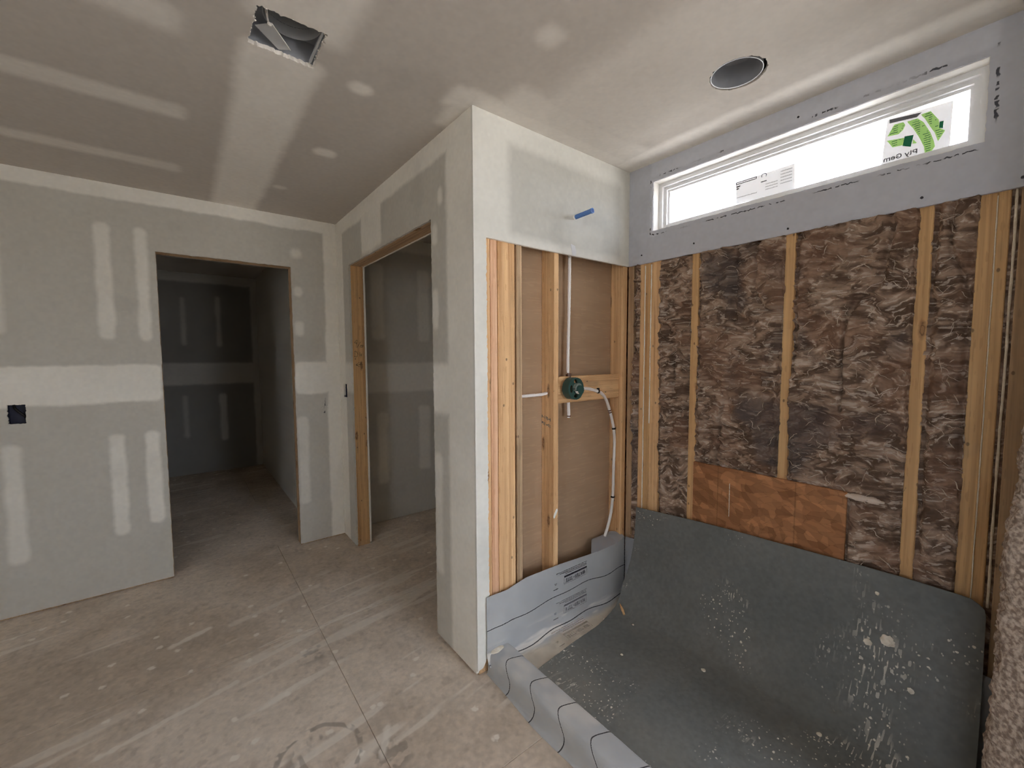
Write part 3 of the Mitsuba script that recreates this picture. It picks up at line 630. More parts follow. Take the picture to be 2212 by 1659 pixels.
# batt of the end wall, bulging into the right edge of the view
def end_batt():
    k = thing('insulation_batt', 'fuzzy pale insulation bulging in close at the lower right edge', 'insulation')
    X = np.linspace(1.51, 1.95, 130); Z = np.linspace(0.03, 1.92, 430)
    xx, zz = np.meshgrid(X, Z, indexing='ij')
    P = lambda a, b, c=0.0: np.stack([xx * a, zz * b, np.full_like(xx, c)], -1)
    prof = np.interp(zz, [0, .12, .3, .5, .75, .95, 1.1, 1.4, 1.92], [0.048, .046, .040, .030, .029, .026, .019, -0.0, -0.012])
    hh = prof - 0.014 + 0.016 * meshkit.fbm(P(9, 12), 3, 71) + 0.010 * (1 - np.abs(2 * meshkit.noise(P(30, 40), 72) - 1)) + 0.008 * meshkit.noise(P(90, 110), 73)
    hh += 0.010 - np.clip((xx - 1.7) * 0.05, 0, 0.02)
    e = np.minimum(xx - 1.51, 1.95 - xx)
    hh -= 0.06 * np.exp(-(e / 0.03) ** 2)
    add('batt', grid(np.stack([xx, hh, zz], -1)), 'm_insulation_near', smooth=True, parent=k)
end_batt()

# ================================================================ SHOWER THINGS
# flake board screwed across the studs low on the window wall
ob = thing('flake_board', 'brown flake board panel nailed low across the studs behind the grey mat', 'board')
add('panel', cbox(SF4 - 0.013, SF4 - 0.0015, 0.457, 1.0805, 0.28, 0.890, 0.001), 'm_osb', parent=ob)
add('pale_scratch', box(SF4 - 0.0135, SF4 - 0.0125, 0.898, 0.901, 0.66, 0.82), 'm_plaster', parent=ob)
tf = trimesh.creation.icosphere(3, 1.0); tf.vertices *= [0.016, 0.055, 0.013]
tf.vertices *= 1 + 0.7 * (meshkit.fbm(tf.vertices * 130, 3, 3) - .5)[:, None]; tf.vertices += [SF4 - .012, 0.405, 0.878]
add('insulation_tuft', tf, 'm_fibre', smooth=True, label='pale tuft of insulation beside the top right corner of the flake board', category='insulation tuft')

# blocking for the valve
add('blocking_board', cbox(1.472, 1.9785, SF3 + 0.022, SF3 + 0.06, 1.183, 1.318, 0.002), 'm_wood_level', label='horizontal wooden blocking board behind the shower valve', category='board')

# shower valve
vc = np.array([1.556, 1.465, 1.259])
def cyl_y(r, y0, y1, cx, cz, n=48):
    c = m3.Manifold.cylinder(y1 - y0, r, r, n).rotate([-90, 0, 0]).translate([cx, y0, cz]); return c
vv = thing('shower_valve', 'round dark green shower valve body on the blocking board', 'valve')
cup = cyl_y(0.056, 1.462, 1.506, vc[0], vc[2]) - cyl_y(0.0515, 1.467, 1.52, vc[0], vc[2])
def slot(cx, cz, a, b):
    return m3.Manifold.cylinder(0.03, 1, 1, 24).scale([a, b, 1]).rotate([-90, 0, 0]).translate([cx, 1.45, cz])
cup = cup - slot(vc[0] - .004, vc[2] + .037, .013, .0115) - slot(vc[0] + .0, vc[2] - .036, .015, .010) - slot(vc[0] - .033, vc[2], .010, .020) - slot(vc[0] + .036, vc[2] + .002, .007, .018)
add('plaster_guard', cup, 'm_valve_green', smooth=35, parent=vv, label='dark green round guard with oval openings')
add('stem_block', cat(trimesh.creation.box([.001, .001, .001], trimesh.transformations.translation_matrix([vc[0], 1.5, vc[2]])), trimesh.Trimesh(*(lambda m: (m.vert_properties[:, :3], m.tri_verts))((cyl_y(.022, 1.432, 1.50, vc[0] + .004, vc[2] - .004)).to_mesh()))), 'm_valve_green', smooth=35, parent=vv)
add('stem_collar', cyl_y(.0245, 1.445, 1.47, vc[0] + .002, vc[2] + .004), 'm_valve_grey', smooth=35, parent=vv)
th = np.linspace(math.radians(196), math.radians(262), 10)
add('sticker', grid(np.stack([np.stack([vc[0] + .004 + .0224 * np.cos(th), np.full(10, yy), vc[2] - .004 + .0224 * np.sin(th)], 1) for yy in (1.434, 1.452)])), 'm_white', smooth=True, parent=vv + '__stem_block', label='small white sticker')
add('valve_body', cat(*[trimesh.Trimesh(m.to_mesh().vert_properties[:, :3], m.to_mesh().tri_verts) for m in (cyl_y(.024, 1.50, 1.524, vc[0] + .01, vc[2]),)], tube([(1.515, 1.53, 1.252), (1.64, 1.53, 1.250)], .012), tube([(1.571, 1.534, 1.20), (1.578, 1.534, 1.335)], .011)), 'm_copper', smooth=35, parent=vv)

def crimp(p, d, L=0.010, r=0.0105):
    p, d = np.array(p), np.array(d) / np.linalg.norm(d)
    return tube([p - d * L / 2, p + d * L / 2], r, 12)
PR = 0.0085
pipe1 = thing('water_pipe', 'white plastic riser pipe going up from the shower valve', 'pipe')
pr = smooth_path([(1.601, 1.545, 2.10), (1.591, 1.545, 1.944), (1.588, 1.545, 1.7), (1.584, 1.545, 1.55), (1.579, 1.543, 1.33)], 30)
add('tube', tube(pr, PR, 12), 'm_pex', smooth=40, parent=pipe1)
add('crimp_ring', crimp((1.579, 1.543, 1.322), (0, 0, 1), .014, .0115), 'm_copper', smooth=40, parent=pipe1)
pipe2 = thing('water_pipe', 'white plastic pipe bending right and down from the shower valve', 'pipe')
pr = smooth_path([(1.64, 1.53, 1.251), (1.693, 1.522, 1.25), (1.756, 1.518, 1.238), (1.814, 1.518, 1.219), (1.876, 1.53, 1.17), (1.930, 1.545, 1.095), (1.962, 1.545, 1.0), (1.966, 1.545, 0.795), (1.960, 1.545, 0.601), (1.935, 1.545, 0.469), (1.886, 1.548, 0.36), (1.84, 1.55, 0.29)], 80)
add('tube', tube(pr, PR, 12), 'm_pex', smooth=40, parent=pipe2)
near_ = lambda q: int(np.argmin(np.linalg.norm(pr - np.array(q), axis=1)))
ic = near_((1.922, 1.54, 1.110))
for i, L, r in ((ic, .006, .0102), (ic + 1, .006, .0102)):
    add('crimp_ring', crimp(pr[i], pr[i + 1] - pr[i], L, r), 'm_copper', smooth=40, parent=pipe2)
def clamp(p, d, reach):
    p, d = np.array(p, float), np.array(d, float) / np.linalg.norm(d)
    c = cat(crimp(p, d, .009, .0112), cbox(*(lambda a, b: (min(a[0], b[0]) - .004, max(a[0], b[0]) + .004, min(a[1], b[1]) - .003, max(a[1], b[1]) + .003, min(a[2], b[2]) - .004, max(a[2], b[2]) + .004))(p, p + np.array(reach)), .001))
    return c
add('clamp', clamp(pr[near_((1.781, 1.518, 1.227))], pr[near_((1.781, 1.518, 1.227)) + 1] - pr[near_((1.781, 1.518, 1.227))], (0.006, 0.012, 0.014)), 'm_clip_black', smooth=40, parent=pipe2, label='black pipe clamp')
i = int(np.argmin(np.abs(pr[30:, 2] - 1.013))) + 30 if len(pr) > 30 else 30
add('clamp', clamp(pr[i], pr[i + 1] - pr[i], (0.014, 0.0, 0.0)), 'm_clip_black', smooth=40, parent=pipe2)
i = int(np.argmin(np.abs(pr[:, 2] - 0.601)))
add('clamp', clamp(pr[i], pr[i + 1] - pr[i], (0.014, 0.0, 0.0)), 'm_clip_black', smooth=40, parent=pipe2)
pipe3 = thing('water_pipe', 'short white pipe stub hanging below the shower valve', 'pipe')
add('tube', tube([(1.584, 1.545, 1.205), (1.589, 1.545, 1.10)], PR, 12), 'm_pex', smooth=40, parent=pipe3)
add('crimp_ring', crimp((1.584, 1.545, 1.197), (0, 0, 1), .012, .0115), 'm_copper', smooth=40, parent=pipe3)
add('crimp_ring', crimp((1.589, 1.545, 1.108), (0, 0, 1), .006, .0095), 'm_copper', smooth=40, parent=pipe3)
pipe4 = thing('water_pipe', 'white supply pipe crossing behind the stud left of the valve', 'pipe')
add('tube', tube([(1.20, 1.567, 1.228), (1.41, 1.56, 1.231), (1.515, 1.535, 1.25)], .0078, 12), 'm_pex', smooth=40, parent=pipe4)

# shower arm stub with blue cap
sa = thing('shower_arm_stub', 'capped blue pipe stub sticking out of the white drywall above the studs', 'pipe')
a0, a1 = np.array([1.5695, Y3 + .005, 2.112]), np.array([1.572, Y3 - .112, 2.116])
dd = (a1 - a0) / np.linalg.norm(a1 - a0)
add('collar', tube([a0, a0 + dd * .012], .0125, 16), 'm_white', smooth=40, parent=sa)
hex_ = tube([a0 + dd * .012, a1 - dd * .006, a1 - dd * .006, a1], [.0118, .0118, .0132, .0132], 8)
add('blue_cap', hex_, 'm_blue', parent=sa)
add('cap_hollow_shade', tube([a1 - dd * .0005, a1 + dd * .0006], .0088, 16), 'm_blue_dark', parent=sa)  # flat disc in darker blue, painted as the shade inside the cap end

# pan liner: up the valve wall, across the pan, up the window wall
FZ = 0.030
ZA, RA = 0.10, 0.066
YL = Y3 - 0.006
def liner_top(x): return np.interp(x, [1.0, 1.06, 1.13, 1.2, 1.24, 1.47, 1.76, 1.92, 2.0], [0.362, 0.362, 0.360, 0.371, 0.377, 0.372, 0.352, 0.352, 0.374])
def liner_pt(x, s):
    """s: length down the sheet, 0 on the printed line at z 0.207."""
    x, s = np.broadcast_arrays(np.asarray(x, float), np.asarray(s, float))
    zv = 0.207 - s
    th = np.clip((ZA - zv) / RA, 0, math.pi / 2)
    fl = np.clip((ZA - zv) - RA * math.pi / 2, 0, None)
    y = np.where(zv > ZA, YL, YL - RA * (1 - np.cos(th)) - fl)
    z = np.where(zv > ZA, zv, np.maximum(ZA - RA * np.sin(th), ZA - RA))
    bulge = 0.012 * np.exp(-((x - 1.84) / 0.09) ** 2) * np.exp(-((s - 0.0) / 0.13) ** 2) + 0.010 * np.exp(-((x - 1.1) / 0.05) ** 2) * np.exp(-((s + .02) / 0.12) ** 2) + 0.006 * (meshkit.fbm(np.stack([x * 5, s * 7, x * 0], -1), 2, 91) - .3)
    lean = 0.03 * np.clip((x - 1.9) / 0.1, 0, 1) * np.clip((0.1 + s) / .2, 0, 1) * 0
    return np.stack([x, np.minimum(y - bulge, YL) - lean, z - (ZA - RA - FZ)], -1)
pl = thing('pan_liner', 'light grey shower pan liner with black printed lines turned up the wall', 'liner')
xs = np.linspace(1.012, 1.992, 130)
t = np.linspace(0, 1, 110)
s_top = -(liner_top(xs) - 0.207)
S = s_top[:, None] * (1 - t)[None] + 0.60 * t[None]
PX = np.repeat(xs[:, None], len(t), 1)
P = liner_pt(PX, S)
P[..., 0] = np.where(P[..., 1] < YL - 0.025, np.maximum(P[..., 0], 1.065), P[..., 0])      # stays inside the curb
add('front_upturn', grid(P), 'm_liner', smooth=True, parent=pl, uv=np.stack([PX, S], -1).reshape(-1, 2))
# the loose top edge folds back between the studs at the right
xf = np.linspace(1.70, 1.992, 40); tt = np.linspace(0, 1, 12)
E = liner_pt(xf, -(liner_top(xf) - 0.207))
wd = 0.085 * np.clip((xf - 1.70) / 0.1, 0, 1) * (1 - 0.55 * np.clip((xf - 1.93) / 0.062, 0, 1) ** 2)
FP = E[:, None, :] + np.stack([np.zeros((40, 12)), wd[:, None] * np.sin(tt * 1.6)[None], wd[:, None] * (0.55 * np.sin(tt * 2.4) * .5 + .12 * tt)[None]], -1)
add('folded_flap', grid(FP), 'm_liner_plain', smooth=True, parent=pl, label='loose top edge folded back between studs')
# side upturn on the window wall and floor of the pan
ys = np.linspace(-0.05, Y3 - .004, 120); zs = np.linspace(0, 1, 30)
top4 = 0.375 + 0.02 * np.sin(ys * 6) - 0.02 * (ys > 1.3)
prof = np.array([(X4 - 0.02 - 0.15, FZ - .003), (X4 - 0.02 - .12, FZ - .002), (X4 - 0.02 - .05, FZ + .004), (X4 - .006 - .012, FZ + .04), (X4 - .004, FZ + .11), (X4 - .004, 0.24), (X4 - .002, 0.375)])
pp_ = even_path(np.c_[prof, np.zeros(len(prof))], 30)[:, :2]
SP = np.stack([np.stack([pp_[:, 0] - 0.006 * meshkit.fbm(np.stack([np.full(30, y * 6), pp_[:, 1] * 9, np.zeros(30)], -1), 2, 5), np.full(30, y), np.where(pp_[:, 1] > .11, .11 + (pp_[:, 1] - .11) * (tp - .11) / .265, pp_[:, 1])], -1) for y, tp in zip(ys, top4)])
add('side_upturn', grid(SP), 'm_liner_plain', smooth=True, parent=pl)
cr = np.array([liner_pt(1.988, s)[()] for s in np.linspace(-0.16, 0.125, 16)]) + [0, -0.004, 0]
add('corner_shade_line', tube(cr, 0.002, 6), 'm_ink', parent=pl)  # black tube painted in for the shade of the corner fold
# printed labels, upside down like the sheet
def on_liner(m, x, s, width, height, flip=True):
    v = np.array(m.vertices); lo, hi = v.min(0), v.max(0)
    a = (v[:, 0] - lo[0]) / (hi[0] - lo[0]); b = (v[:, 1] - lo[1]) / (hi[1] - lo[1]); d = (v[:, 2] - lo[2]) / max(hi[2] - lo[2], 1e-9)
    if flip: a, b = 1 - a, 1 - b
    X = x + a * width; Sx = s + (1 - b) * height
    Q = liner_pt(X, Sx); e = 1e-3
    n = np.cross(liner_pt(X + e, Sx) - Q, liner_pt(X, Sx + e) - Q); n /= np.linalg.norm(n, axis=1, keepdims=True)
    n *= np.where(n[:, 1:2] + -n[:, 2:3] * 1 > 0, -1, 1)
    return trimesh.Trimesh(Q + n * (0.0004 + 0.0005 * d[:, None]), m.faces, process=False)
def rect2(w, h, nx=16):
    g_ = grid(np.array([[(w * i / nx, h * j, 0) for j in (0, 1)] for i in range(nx + 1)])); return g_
def label_print(s0, ink, third=False):
    x0 = 1.495 if not third else 1.44
    ms = [on_liner(meshkit.text_mesh('WATER-TITE', 0.02, 0.0004, True), x0 + .01, s0 + .018, .15, .019),
          on_liner(rect2(1, 1), x0, s0, .172, .0095)]
    for (xx, ss, w, h) in ((x0, s0 + .043, .172, .0012), (x0, s0 + .0, .0012, .043), (x0 + .171, s0, .0012, .043)):
        ms.append(on_liner(rect2(1, 1, 8), xx, ss, w, h))
    for k, (a, b) in enumerate(((-.055, .17), (-.03, .17), (0.01, .17))):
        q = np.random.default_rng(k); xx = x0 + a
        while xx < x0 + b:
            w = q.uniform(.006, .018); ms.append(on_liner(rect2(1, 1, 2), xx, s0 - .012 - .0085 * (2 - k), min(w, x0 + b - xx), .0035)); xx += w + .003
    xx = x0 - .075
    ms.append(on_liner(rect2(1, 1, 2), xx, s0 + .05, .035, .0035))
    ms.append(on_liner(rect2(1, 1, 2), xx + .006, s0 + .02, .016, .0025)); ms.append(on_liner(rect2(1, 1, 2), xx + .009, s0 + .026, .012, .0025))
    add('printed_label', cat(*ms), ink, parent=pl + '__front_upturn', label='upside-down black print reading WATER-TITE')
label_print(-0.092, 'm_ink'); label_print(0.063, 'm_ink_faint'); label_print(0.192, 'm_ink_dusty', True)

# curb wrapped in the same liner
cb = thing('shower_curb', 'low curb wrapped in grey liner with wavy black lines along the shower edge', 'curb')
prof = np.array([(1.004, 0.0), (1.010, 0.006), (1.0175, 0.03), (1.0225, 0.06), (1.030, 0.082), (1.042, 0.0945), (1.06, 0.0995), (1.09, 0.1015), (1.115, 0.1022), (1.128, 0.1), (1.136, 0.092), (1.14, 0.075), (1.142, 0.03)])
cp_ = smooth_path(np.c_[prof, np.zeros(len(prof))], 60)[:, :2]
sv = np.r_[0, np.cumsum(np.linalg.norm(np.diff(cp_, axis=0), axis=1))]
yc = np.linspace(-0.9, Y3 - 0.003, 260)
CP = np.stack([np.stack([cp_[:, 0] + 0.005 * (meshkit.fbm(np.stack([np.full(60, y * 7), sv * 14, np.zeros(60)], -1), 2, 8) - .5) + (0.008 * math.sin(y * 9 + 1) * np.clip(1 - sv / .05, 0, 1)), np.full(60, y), cp_[:, 1] + 0.003 * (meshkit.fbm(np.stack([np.full(60, y * 9), sv * 9, np.ones(60)], -1), 2, 9) - .5) * (sv > .03)], -1) for y in yc])
CP[..., 2] = np.maximum(CP[..., 2], 0.0006)
uvc = np.stack([np.repeat(yc[:, None], 60, 1), np.repeat(sv[None], len(yc), 0)], -1).reshape(-1, 2)
add('wrap', grid(CP), 'm_curb', smooth=True, parent=cb, uv=uvc)
add('core', cbox(1.05, 1.13, -0.9, Y3 - .01, 0.0, 0.09), 'm_wood_brown', parent=cb)
fl = trimesh.creation.icosphere(3, 1.0); fl.vertices *= (1 + 0.5 * (meshkit.fbm(fl.vertices * 2, 3, 4) - .5))[:, None]; fl.vertices *= [.034, .016, .004]; fl.vertices[:, 2] += fl.vertices[:, 0] * .12; fl.vertices += [1.06, Y3 - .02, .104]
add('mud_smear', fl, 'm_plaster', parent=cb, smooth=True)

# pan floor under the mat
add('shower_pan_floor', box(1.135, SF4, -0.09, Y3 + .012, 0.0, FZ - .004), 'm_liner_plain', kind='structure', label='floor of the shower pan')

# the dark mat that covers the pan and curls up the window wall
pm = np.array([(1.146, FZ + .006), (1.3, FZ + .005), (1.5, FZ + .005), (1.70, FZ + .007), (1.80, FZ + .020), (1.865, FZ + .060), (1.905, FZ + .112), (1.938, .205), (1.962, .285), (1.975, .36), (1.981, .47), (1.984, 0.60)])
pq = even_path(np.c_[pm, np.zeros(len(pm))], 130)[:, :2]
sm_ = np.r_[0, np.cumsum(np.linalg.norm(np.diff(pq, axis=0), axis=1))]
Lm = sm_[-1]
left = np.interp(sm_, [0, .06, .27, .48, .70, .8, .95, 1.1, Lm], [1.325, 1.338, 1.359, 1.37, 1.408, 1.425, 1.412, 1.404, 1.40])
right = np.interp(sm_, [0, .8, Lm - .04, Lm - .015, Lm], [0.074, 0.078, 0.083, 0.088, 0.118])
nv = 150
tv = np.linspace(0, 1, nv)
yy = left[:, None] * (1 - tv)[None] + right[:, None] * tv[None]
top_add = np.interp(yy, [.07, .1, .16, .28, .46, .84, 1.08, 1.4], [0.026, .028, .031, .032, .026, .01, -.005, -.031])
zz = np.repeat(pq[:, 1:2], nv, 1); xx = np.repeat(pq[:, 0:1], nv, 1)
up_ = np.clip((zz - .3) / .3, 0, 1)
zz = zz + up_ * top_add
nz = meshkit.fbm(np.stack([yy * 3, np.repeat(sm_[:, None], nv, 1) * 3, yy * 0], -1), 2, 17) - .5
MP = np.stack([xx - 0.010 * nz * up_, yy, zz + 0.006 * nz * (1 - up_)], -1)
MP[..., 2] = np.maximum(MP[..., 2], FZ + .002)
tang = np.gradient(pq, axis=0); tang /= np.linalg.norm(tang, axis=1, keepdims=True)
nrm = np.stack([tang[:, 1], np.zeros(len(pq)), -tang[:, 0]], 1)         # towards wall and floor
BP = MP + 0.0035 * nrm[:, None, :]
n0, n1 = MP.shape[:2]
g1, g2 = grid(MP), grid(BP)
N0 = n0 * n1; F = [g1.faces, np.array(g2.faces)[:, ::-1] + N0]
def strip(idx):
    a = np.array(idx); q = np.stack([a[:-1], a[1:], a[1:] + N0, a[:-1] + N0], 1); return np.vstack([q[:, [0, 1, 2]], q[:, [0, 2, 3]]])
I = np.arange(N0).reshape(n0, n1)
for e in (I[0], I[-1], I[:, 0], I[:, -1]): F.append(strip(e))
V = np.vstack([MP.reshape(-1, 3), BP.reshape(-1, 3)])
uvm = np.stack([np.r_[yy.ravel(), yy.ravel()], np.tile(np.repeat(sm_[:, None], nv, 1).ravel(), 2)], -1)
add('rubber_mat', trimesh.Trimesh(V, np.vstack(F), process=False), 'm_mat', uv=uvm, smooth=False, label='large dark grey rubber mat over the shower floor curling up the stud wall', category='mat')
def mat_point(y, s):
    i = int(np.argmin(np.abs(sm_ - s))); j = int(np.argmin(np.abs(MP[i, :, 1] - y))); return MP[i, j], -nrm[i]
def blob(y, s, r, seed, lab, group=None):
    p, n = mat_point(y, s); m = trimesh.creation.icosphere(3, 1.0)
    m.vertices *= (1 + 0.7 * (meshkit.fbm(m.vertices * 1.6, 3, seed) - .5) + .5 * (meshkit.noise(m.vertices * 4, seed) - .5))[:, None]
    t = np.cross(n, [0, 1, 0]); t /= np.linalg.norm(t)
    M = np.stack([np.array([0, 1, 0]) * r, t * r * .95, n * r * .35], 1)
    m.vertices = m.vertices @ M.T + p + n * r * .12
    return add('plaster_lump', m, 'm_plaster', smooth=True, label=lab, category='plaster lump', group=group)
sw_ = lambda z: float(sm_[np.argmin(np.abs(pq[:, 1] - z))])
blob(0.313, sw_(.373), .020, 1, 'larger of two pale plaster lumps stuck to the mat near its right edge')
blob(0.364, sw_(.345), .012, 2, 'smaller plaster lump just left of the largest lump on the mat')
for k, (y, s, r, lab) in enumerate(((0.87, .60, .009, 'plaster crumb near the middle of the flat part of the mat'), (1.16, .40, .0065, 'plaster crumb on the mat beside the curb'), (0.24, sw_(.25), .009, 'plaster crumb below the two lumps on the mat'),
        (.35, sw_(.52), .006, 'plaster crumb near the top edge of the mat at the right'), (0.45, .62, .008, 'plaster crumb left of and below the plaster lumps, on the flat of the mat'), (1.25, .62, .005, 'tiny plaster crumb at the left edge of the mat'))):
    blob(y, s, r, 10 + k, lab, 'small plaster crumbs on the mat')
a, b = np.array([1.849, 1.409, .062]), np.array([1.79, 1.327, .05])
add('wood_splinter', tube([a, a * .7 + b * .3 + [0, 0, .004], a * .35 + b * .65 + [0, 0, .005], b], [.001, .003, .0075, .006], 6), 'm_wood', label='small wood splinter lying on the left edge of the mat', category='splinter')

# ================================================================ WINDOW LABELS
XG = 2.1025
def poly_x(pts, x, th=0.0002):
    return slab(Polygon(pts).buffer(0), 'x', x, th)
def sheet_x(pts, x):
    p = Polygon(pts).buffer(0); v, f = trimesh.creation.triangulate_polygon(p, engine='earcut')
    return trimesh.Trimesh(np.c_[np.full(len(v), x), v], f, process=False)
wl = thing('window_label', 'square white sticker with green emblem at the right end of the window', 'sticker')
add('sheet', sheet_x([(0.413, 2.294), (0.242, 2.285), (0.245, 2.126), (0.424, 2.133)], XG), 'm_film', parent=wl)
gs = [[(0.393, 2.268), (0.368, 2.267), (0.362, 2.255), (0.367, 2.24), (0.379, 2.229), (0.41, 2.233), (0.401, 2.251)], [(0.411, 2.218), (0.363, 2.21), (0.365, 2.185), (0.394, 2.188)], [(0.339, 2.196), (0.328, 2.178), (0.34, 2.18)],
      [(0.358, 2.264), (0.33, 2.264), (0.313, 2.243), (0.294, 2.199), (0.285, 2.17), (0.281, 2.149), (0.295, 2.126), (0.305, 2.128), (0.309, 2.158), (0.324, 2.198), (0.34, 2.233)],
      [(0.322, 2.273), (0.297, 2.274), (0.275, 2.235), (0.272, 2.207), (0.258, 2.193), (0.274, 2.163), (0.283, 2.194), (0.298, 2.226), (0.31, 2.253)]]
add('green_emblem', cat(*[sheet_x(g_, XG - .0006) for g_ in gs]), 'm_film_green', parent=wl, label='pale green segmented emblem')
bars = []
q = np.random.default_rng(4)
for z in np.arange(2.14, 2.27, .0075):
    for y0 in np.arange(.262, .40, .03):
        w = q.uniform(.008, .026); r_ = sbox(y0, z, y0 + w, z + .002)
        for g_ in gs:
            i_ = r_.intersection(Polygon(g_).buffer(-.003))
            if i_.geom_type == 'Polygon' and i_.area > 5e-6: bars.append(sheet_x(list(i_.exterior.coords)[:-1], XG - .0009))
add('small_print', cat(*bars), 'm_film_teal', parent=wl, kind='stuff')
add('dark_banner', poly_x([(0.407, 2.292), (0.32, 2.28), (0.332, 2.269), (0.406, 2.278)], XG - .001), 'm_ink_faint', parent=wl)
for pts_ in ([(0.362, 2.214), (0.338, 2.21), (0.344, 2.171), (0.366, 2.182)], [(0.273, 2.228), (0.263, 2.227), (0.264, 2.203), (0.273, 2.207)]):
    add('teal_square', sheet_x(pts_, XG - .001), 'm_film_teal', parent=wl)
tm = meshkit.text_mesh('Ply Gem', 0.0155, 0.0003, True); v = np.array(tm.vertices); s_ = 0.094 / v[:, 0].max()
# printed on the outer face of the glass, so from inside it reads mirrored
V = np.stack([XG - .001 + v[:, 2], 0.324 + v[:, 0] * s_, 2.143 + v[:, 1] * .95 + (v[:, 0] * s_) * 0.0], 1)
add('lettering', trimesh.Trimesh(V, tm.faces, process=False), 'm_ink_faint', parent=wl, label='mirrored grey lettering Ply Gem')
wl2 = thing('window_label', 'thin white rating label with a dark bar near the middle of the window', 'sticker')
add('sheet', sheet_x([(0.955, 2.24), (0.712, 2.243), (0.708, 2.125), (0.95, 2.14)], XG), 'm_film', parent=wl2)
it = [(0.865, .952, 2.228, 2.231), (.865, .952, 2.236, 2.239), (.863, .866, 2.228, 2.239), (.951, .954, 2.228, 2.239), (.935, .952, 2.215, 2.221), (.94, .952, 2.205, 2.211), (.82, .845, 2.205, 2.2085)]
add('print', cat(*[poly_x([(a, c), (b, c), (b, d), (a, d)], XG - .001) for a, b, c, d in it] + [trimesh.Trimesh(np.c_[np.full(len(m_.vertices), XG - .001), m_.vertices[:, 0], m_.vertices[:, 1]], m_.faces, process=False) for m_ in [trimesh.creation.triangulate_polygon(Polygon([(0.832 + .011 * math.cos(t_), 2.232 + .011 * math.sin(t_)) for t_ in np.linspace(-.6, math.pi + .6, 20)] + [(0.832 + .0085 * math.cos(t_), 2.232 + .0085 * math.sin(t_)) for t_ in np.linspace(math.pi + .6, -.6, 20)]).buffer(0), engine='earcut')] for m_ in [trimesh.Trimesh(np.c_[m_[0], np.zeros(len(m_[0]))], m_[1], process=False)]]), 'm_ink_faint', parent=wl2)
add('fine_print', cat(*[sheet_x([(a, z), (b, z), (b, z + .004), (a, z + .004)], XG - .0008) for a, b, z in [(.72, .765, z_) for z_ in (2.225, 2.212, 2.199, 2.186, 2.173)] + [(.775, .825, z_) for z_ in (2.19, 2.178, 2.166)] + [(.86, .95, 2.165)]]), 'm_film_grey', parent=wl2, kind='stuff')
wl3 = thing('window_label', 'faint strip of vertical print at the left end of the window', 'sticker')
add('print', cat(*[sheet_x([(a, z), (a + .0022, z), (a + .0022, z + h_), (a, z + h_)], XG - .0008) for a, z, h_ in [(1.215, 2.17, .02), (1.215, 2.195, .03), (1.205, 2.2, .05), (1.19, 2.2, .025), (1.18, 2.25, .02), (1.17, 2.255, .012)]]), 'm_film_grey', parent=wl3)

# ================================================================ CEILING OPENINGS, ELECTRICAL BOXES
db = thing('duct_boot', 'grey sheet-metal duct boot showing in the square ceiling cut-out', 'duct')
bx = m3.Manifold.cube([.215, .215, .2]).translate([.202, 1.446, H + DW]) - m3.Manifold.cube([.211, .211, .21]).translate([.204, 1.448, H + DW - .012])
add('housing', bx, 'm_tin_dark', parent=db)
c0 = m3.Manifold.cylinder(.12, .083, .083, 64) - m3.Manifold.cylinder(.13, .0815, .0815, 64).translate([0, 0, -.005])
add('round_collar', c0.translate([.322, 1.535, H + .05]), 'm_tin', smooth=40, parent=db)
add('collar_flange', slab(sbox(.204, 1.448, .415, 1.659).difference(Polygon([(.322 + .0815 * math.cos(t_), 1.535 + .0815 * math.sin(t_)) for t_ in np.linspace(0, 6.283, 48)])), 'z', H + .085, .002), 'm_tin_dark', parent=db)
pz = np.array([(.224, 1.584, 2.462), (.264, 1.542, 2.462), (.333, 1.629, 2.458), (.3, 1.684 - .035, 2.456)])
pv = np.vstack([pz, pz + [0, 0, .0012]])
add('damper_plate', trimesh.convex.convex_hull(pv), 'm_tin', parent=db, label='loose metal damper plate')
add('plate_edge', tube([pz[1] - [0, 0, .001], pz[2] - [0, 0, .001]], .0016, 6), 'm_white', parent=db + '__damper_plate')
add('strap', tube(smooth_path([(.236, 1.47, 2.475), (.246, 1.50, 2.47), (.252, 1.53, 2.463), (.258, 1.545, 2.459)], 10), .0016, 6), 'm_white', parent=db, label='thin pale strap')
add('strap', tube(smooth_path([(.232, 1.475, 2.48), (.243, 1.51, 2.472), (.254, 1.545, 2.461)], 10), .0012, 6), 'm_white', parent=db)
kn = trimesh.creation.icosphere(2, .007); kn.vertices *= [1, 1, .5]; kn.vertices += [.259, 1.546, 2.458]
add('strap_knot', kn, 'm_white', parent=db)
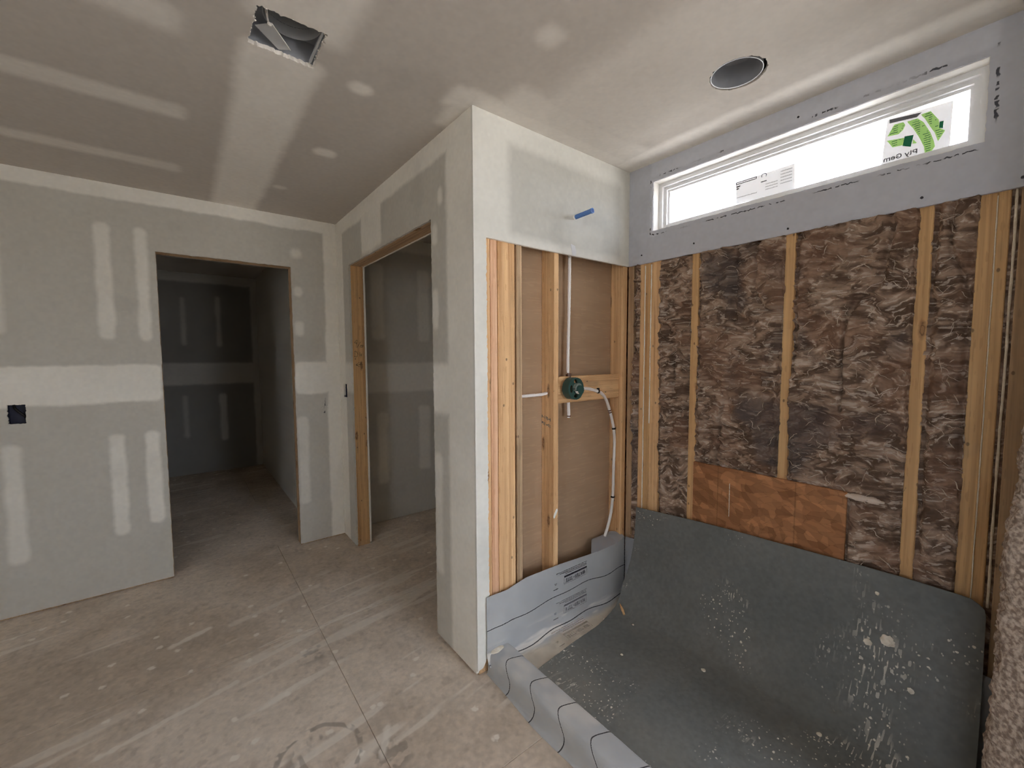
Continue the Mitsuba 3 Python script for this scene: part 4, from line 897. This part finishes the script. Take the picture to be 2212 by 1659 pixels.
add('bracket', cbox(.393, .400, 1.47, 1.645, H + .010, H + .018, .0008), 'm_tin', parent=db)

lc = thing('recessed_light_can', 'grey metal can of an unfinished recessed light in the ceiling', 'light can')
c0 = m3.Manifold.cylinder(.085, .085, .085, 64) - m3.Manifold.cylinder(.083, .0835, .0835, 64).translate([0, 0, -.002])
c0 = c0.translate([CX - .004, CY + .003, H + .002])
c0 = c0 - m3.Manifold.cube([.06, .03, .028]).translate([CX - .10, CY + .02, H + .035])
add('can', c0, 'm_tin_dark', smooth=40, parent=lc)
rim_ = m3.Manifold.cylinder(.003, .0855, .0855, 64) - m3.Manifold.cylinder(.01, .083, .083, 64).translate([0, 0, -.002])
add('rim', rim_.translate([CX - .004, CY + .003, H + .001]), 'm_tin', smooth=40, parent=lc)
for (x, y) in ((CX - .03, CY + .02), (CX + .03, CY - .01)):
    m = trimesh.creation.cylinder(.006, .002, sections=12); m.apply_translation([x, y, H + .0838]); add('knockout', m, 'm_cavity', parent=lc)
add('housing_box', m3.Manifold.cube([.26, .2, .17]).translate([CX - .13, CY - .10, H + DW]) - m3.Manifold.cube([.256, .196, .17]).translate([CX - .128, CY - .098, H + DW - .004]), 'm_tin_dark', parent=lc)

eb = thing('outlet_box', 'dark open electrical box in the grey wall left of the closet doorway', 'electrical box')
o = m3.Manifold.cube([.082, .062, .118]).translate([-.759, Y1 + .004, 1.0625]) - m3.Manifold.cube([.076, .062, .112]).translate([-.756, Y1 + .001, 1.0655])
add('box', o, 'm_box_blue', parent=eb)
add('cable', tube(smooth_path([(-.735, Y1 + .05, 1.17), (-.722, Y1 + .03, 1.14), (-.705, Y1 + .028, 1.12), (-.694, Y1 + .05, 1.09)], 14), .006, 8), 'm_clip_black', smooth=True, parent=eb)
sb_ = thing('switch_box', 'small dark switch box in the narrow wall left of the wide doorway', 'electrical box')
o = m3.Manifold.cube([.06, .088, .112]).translate([X2 + .004, 3.251, 1.111]) - m3.Manifold.cube([.06, .082, .106]).translate([X2 + .001, 3.254, 1.114])
add('box', o, 'm_box_blue', parent=sb_)
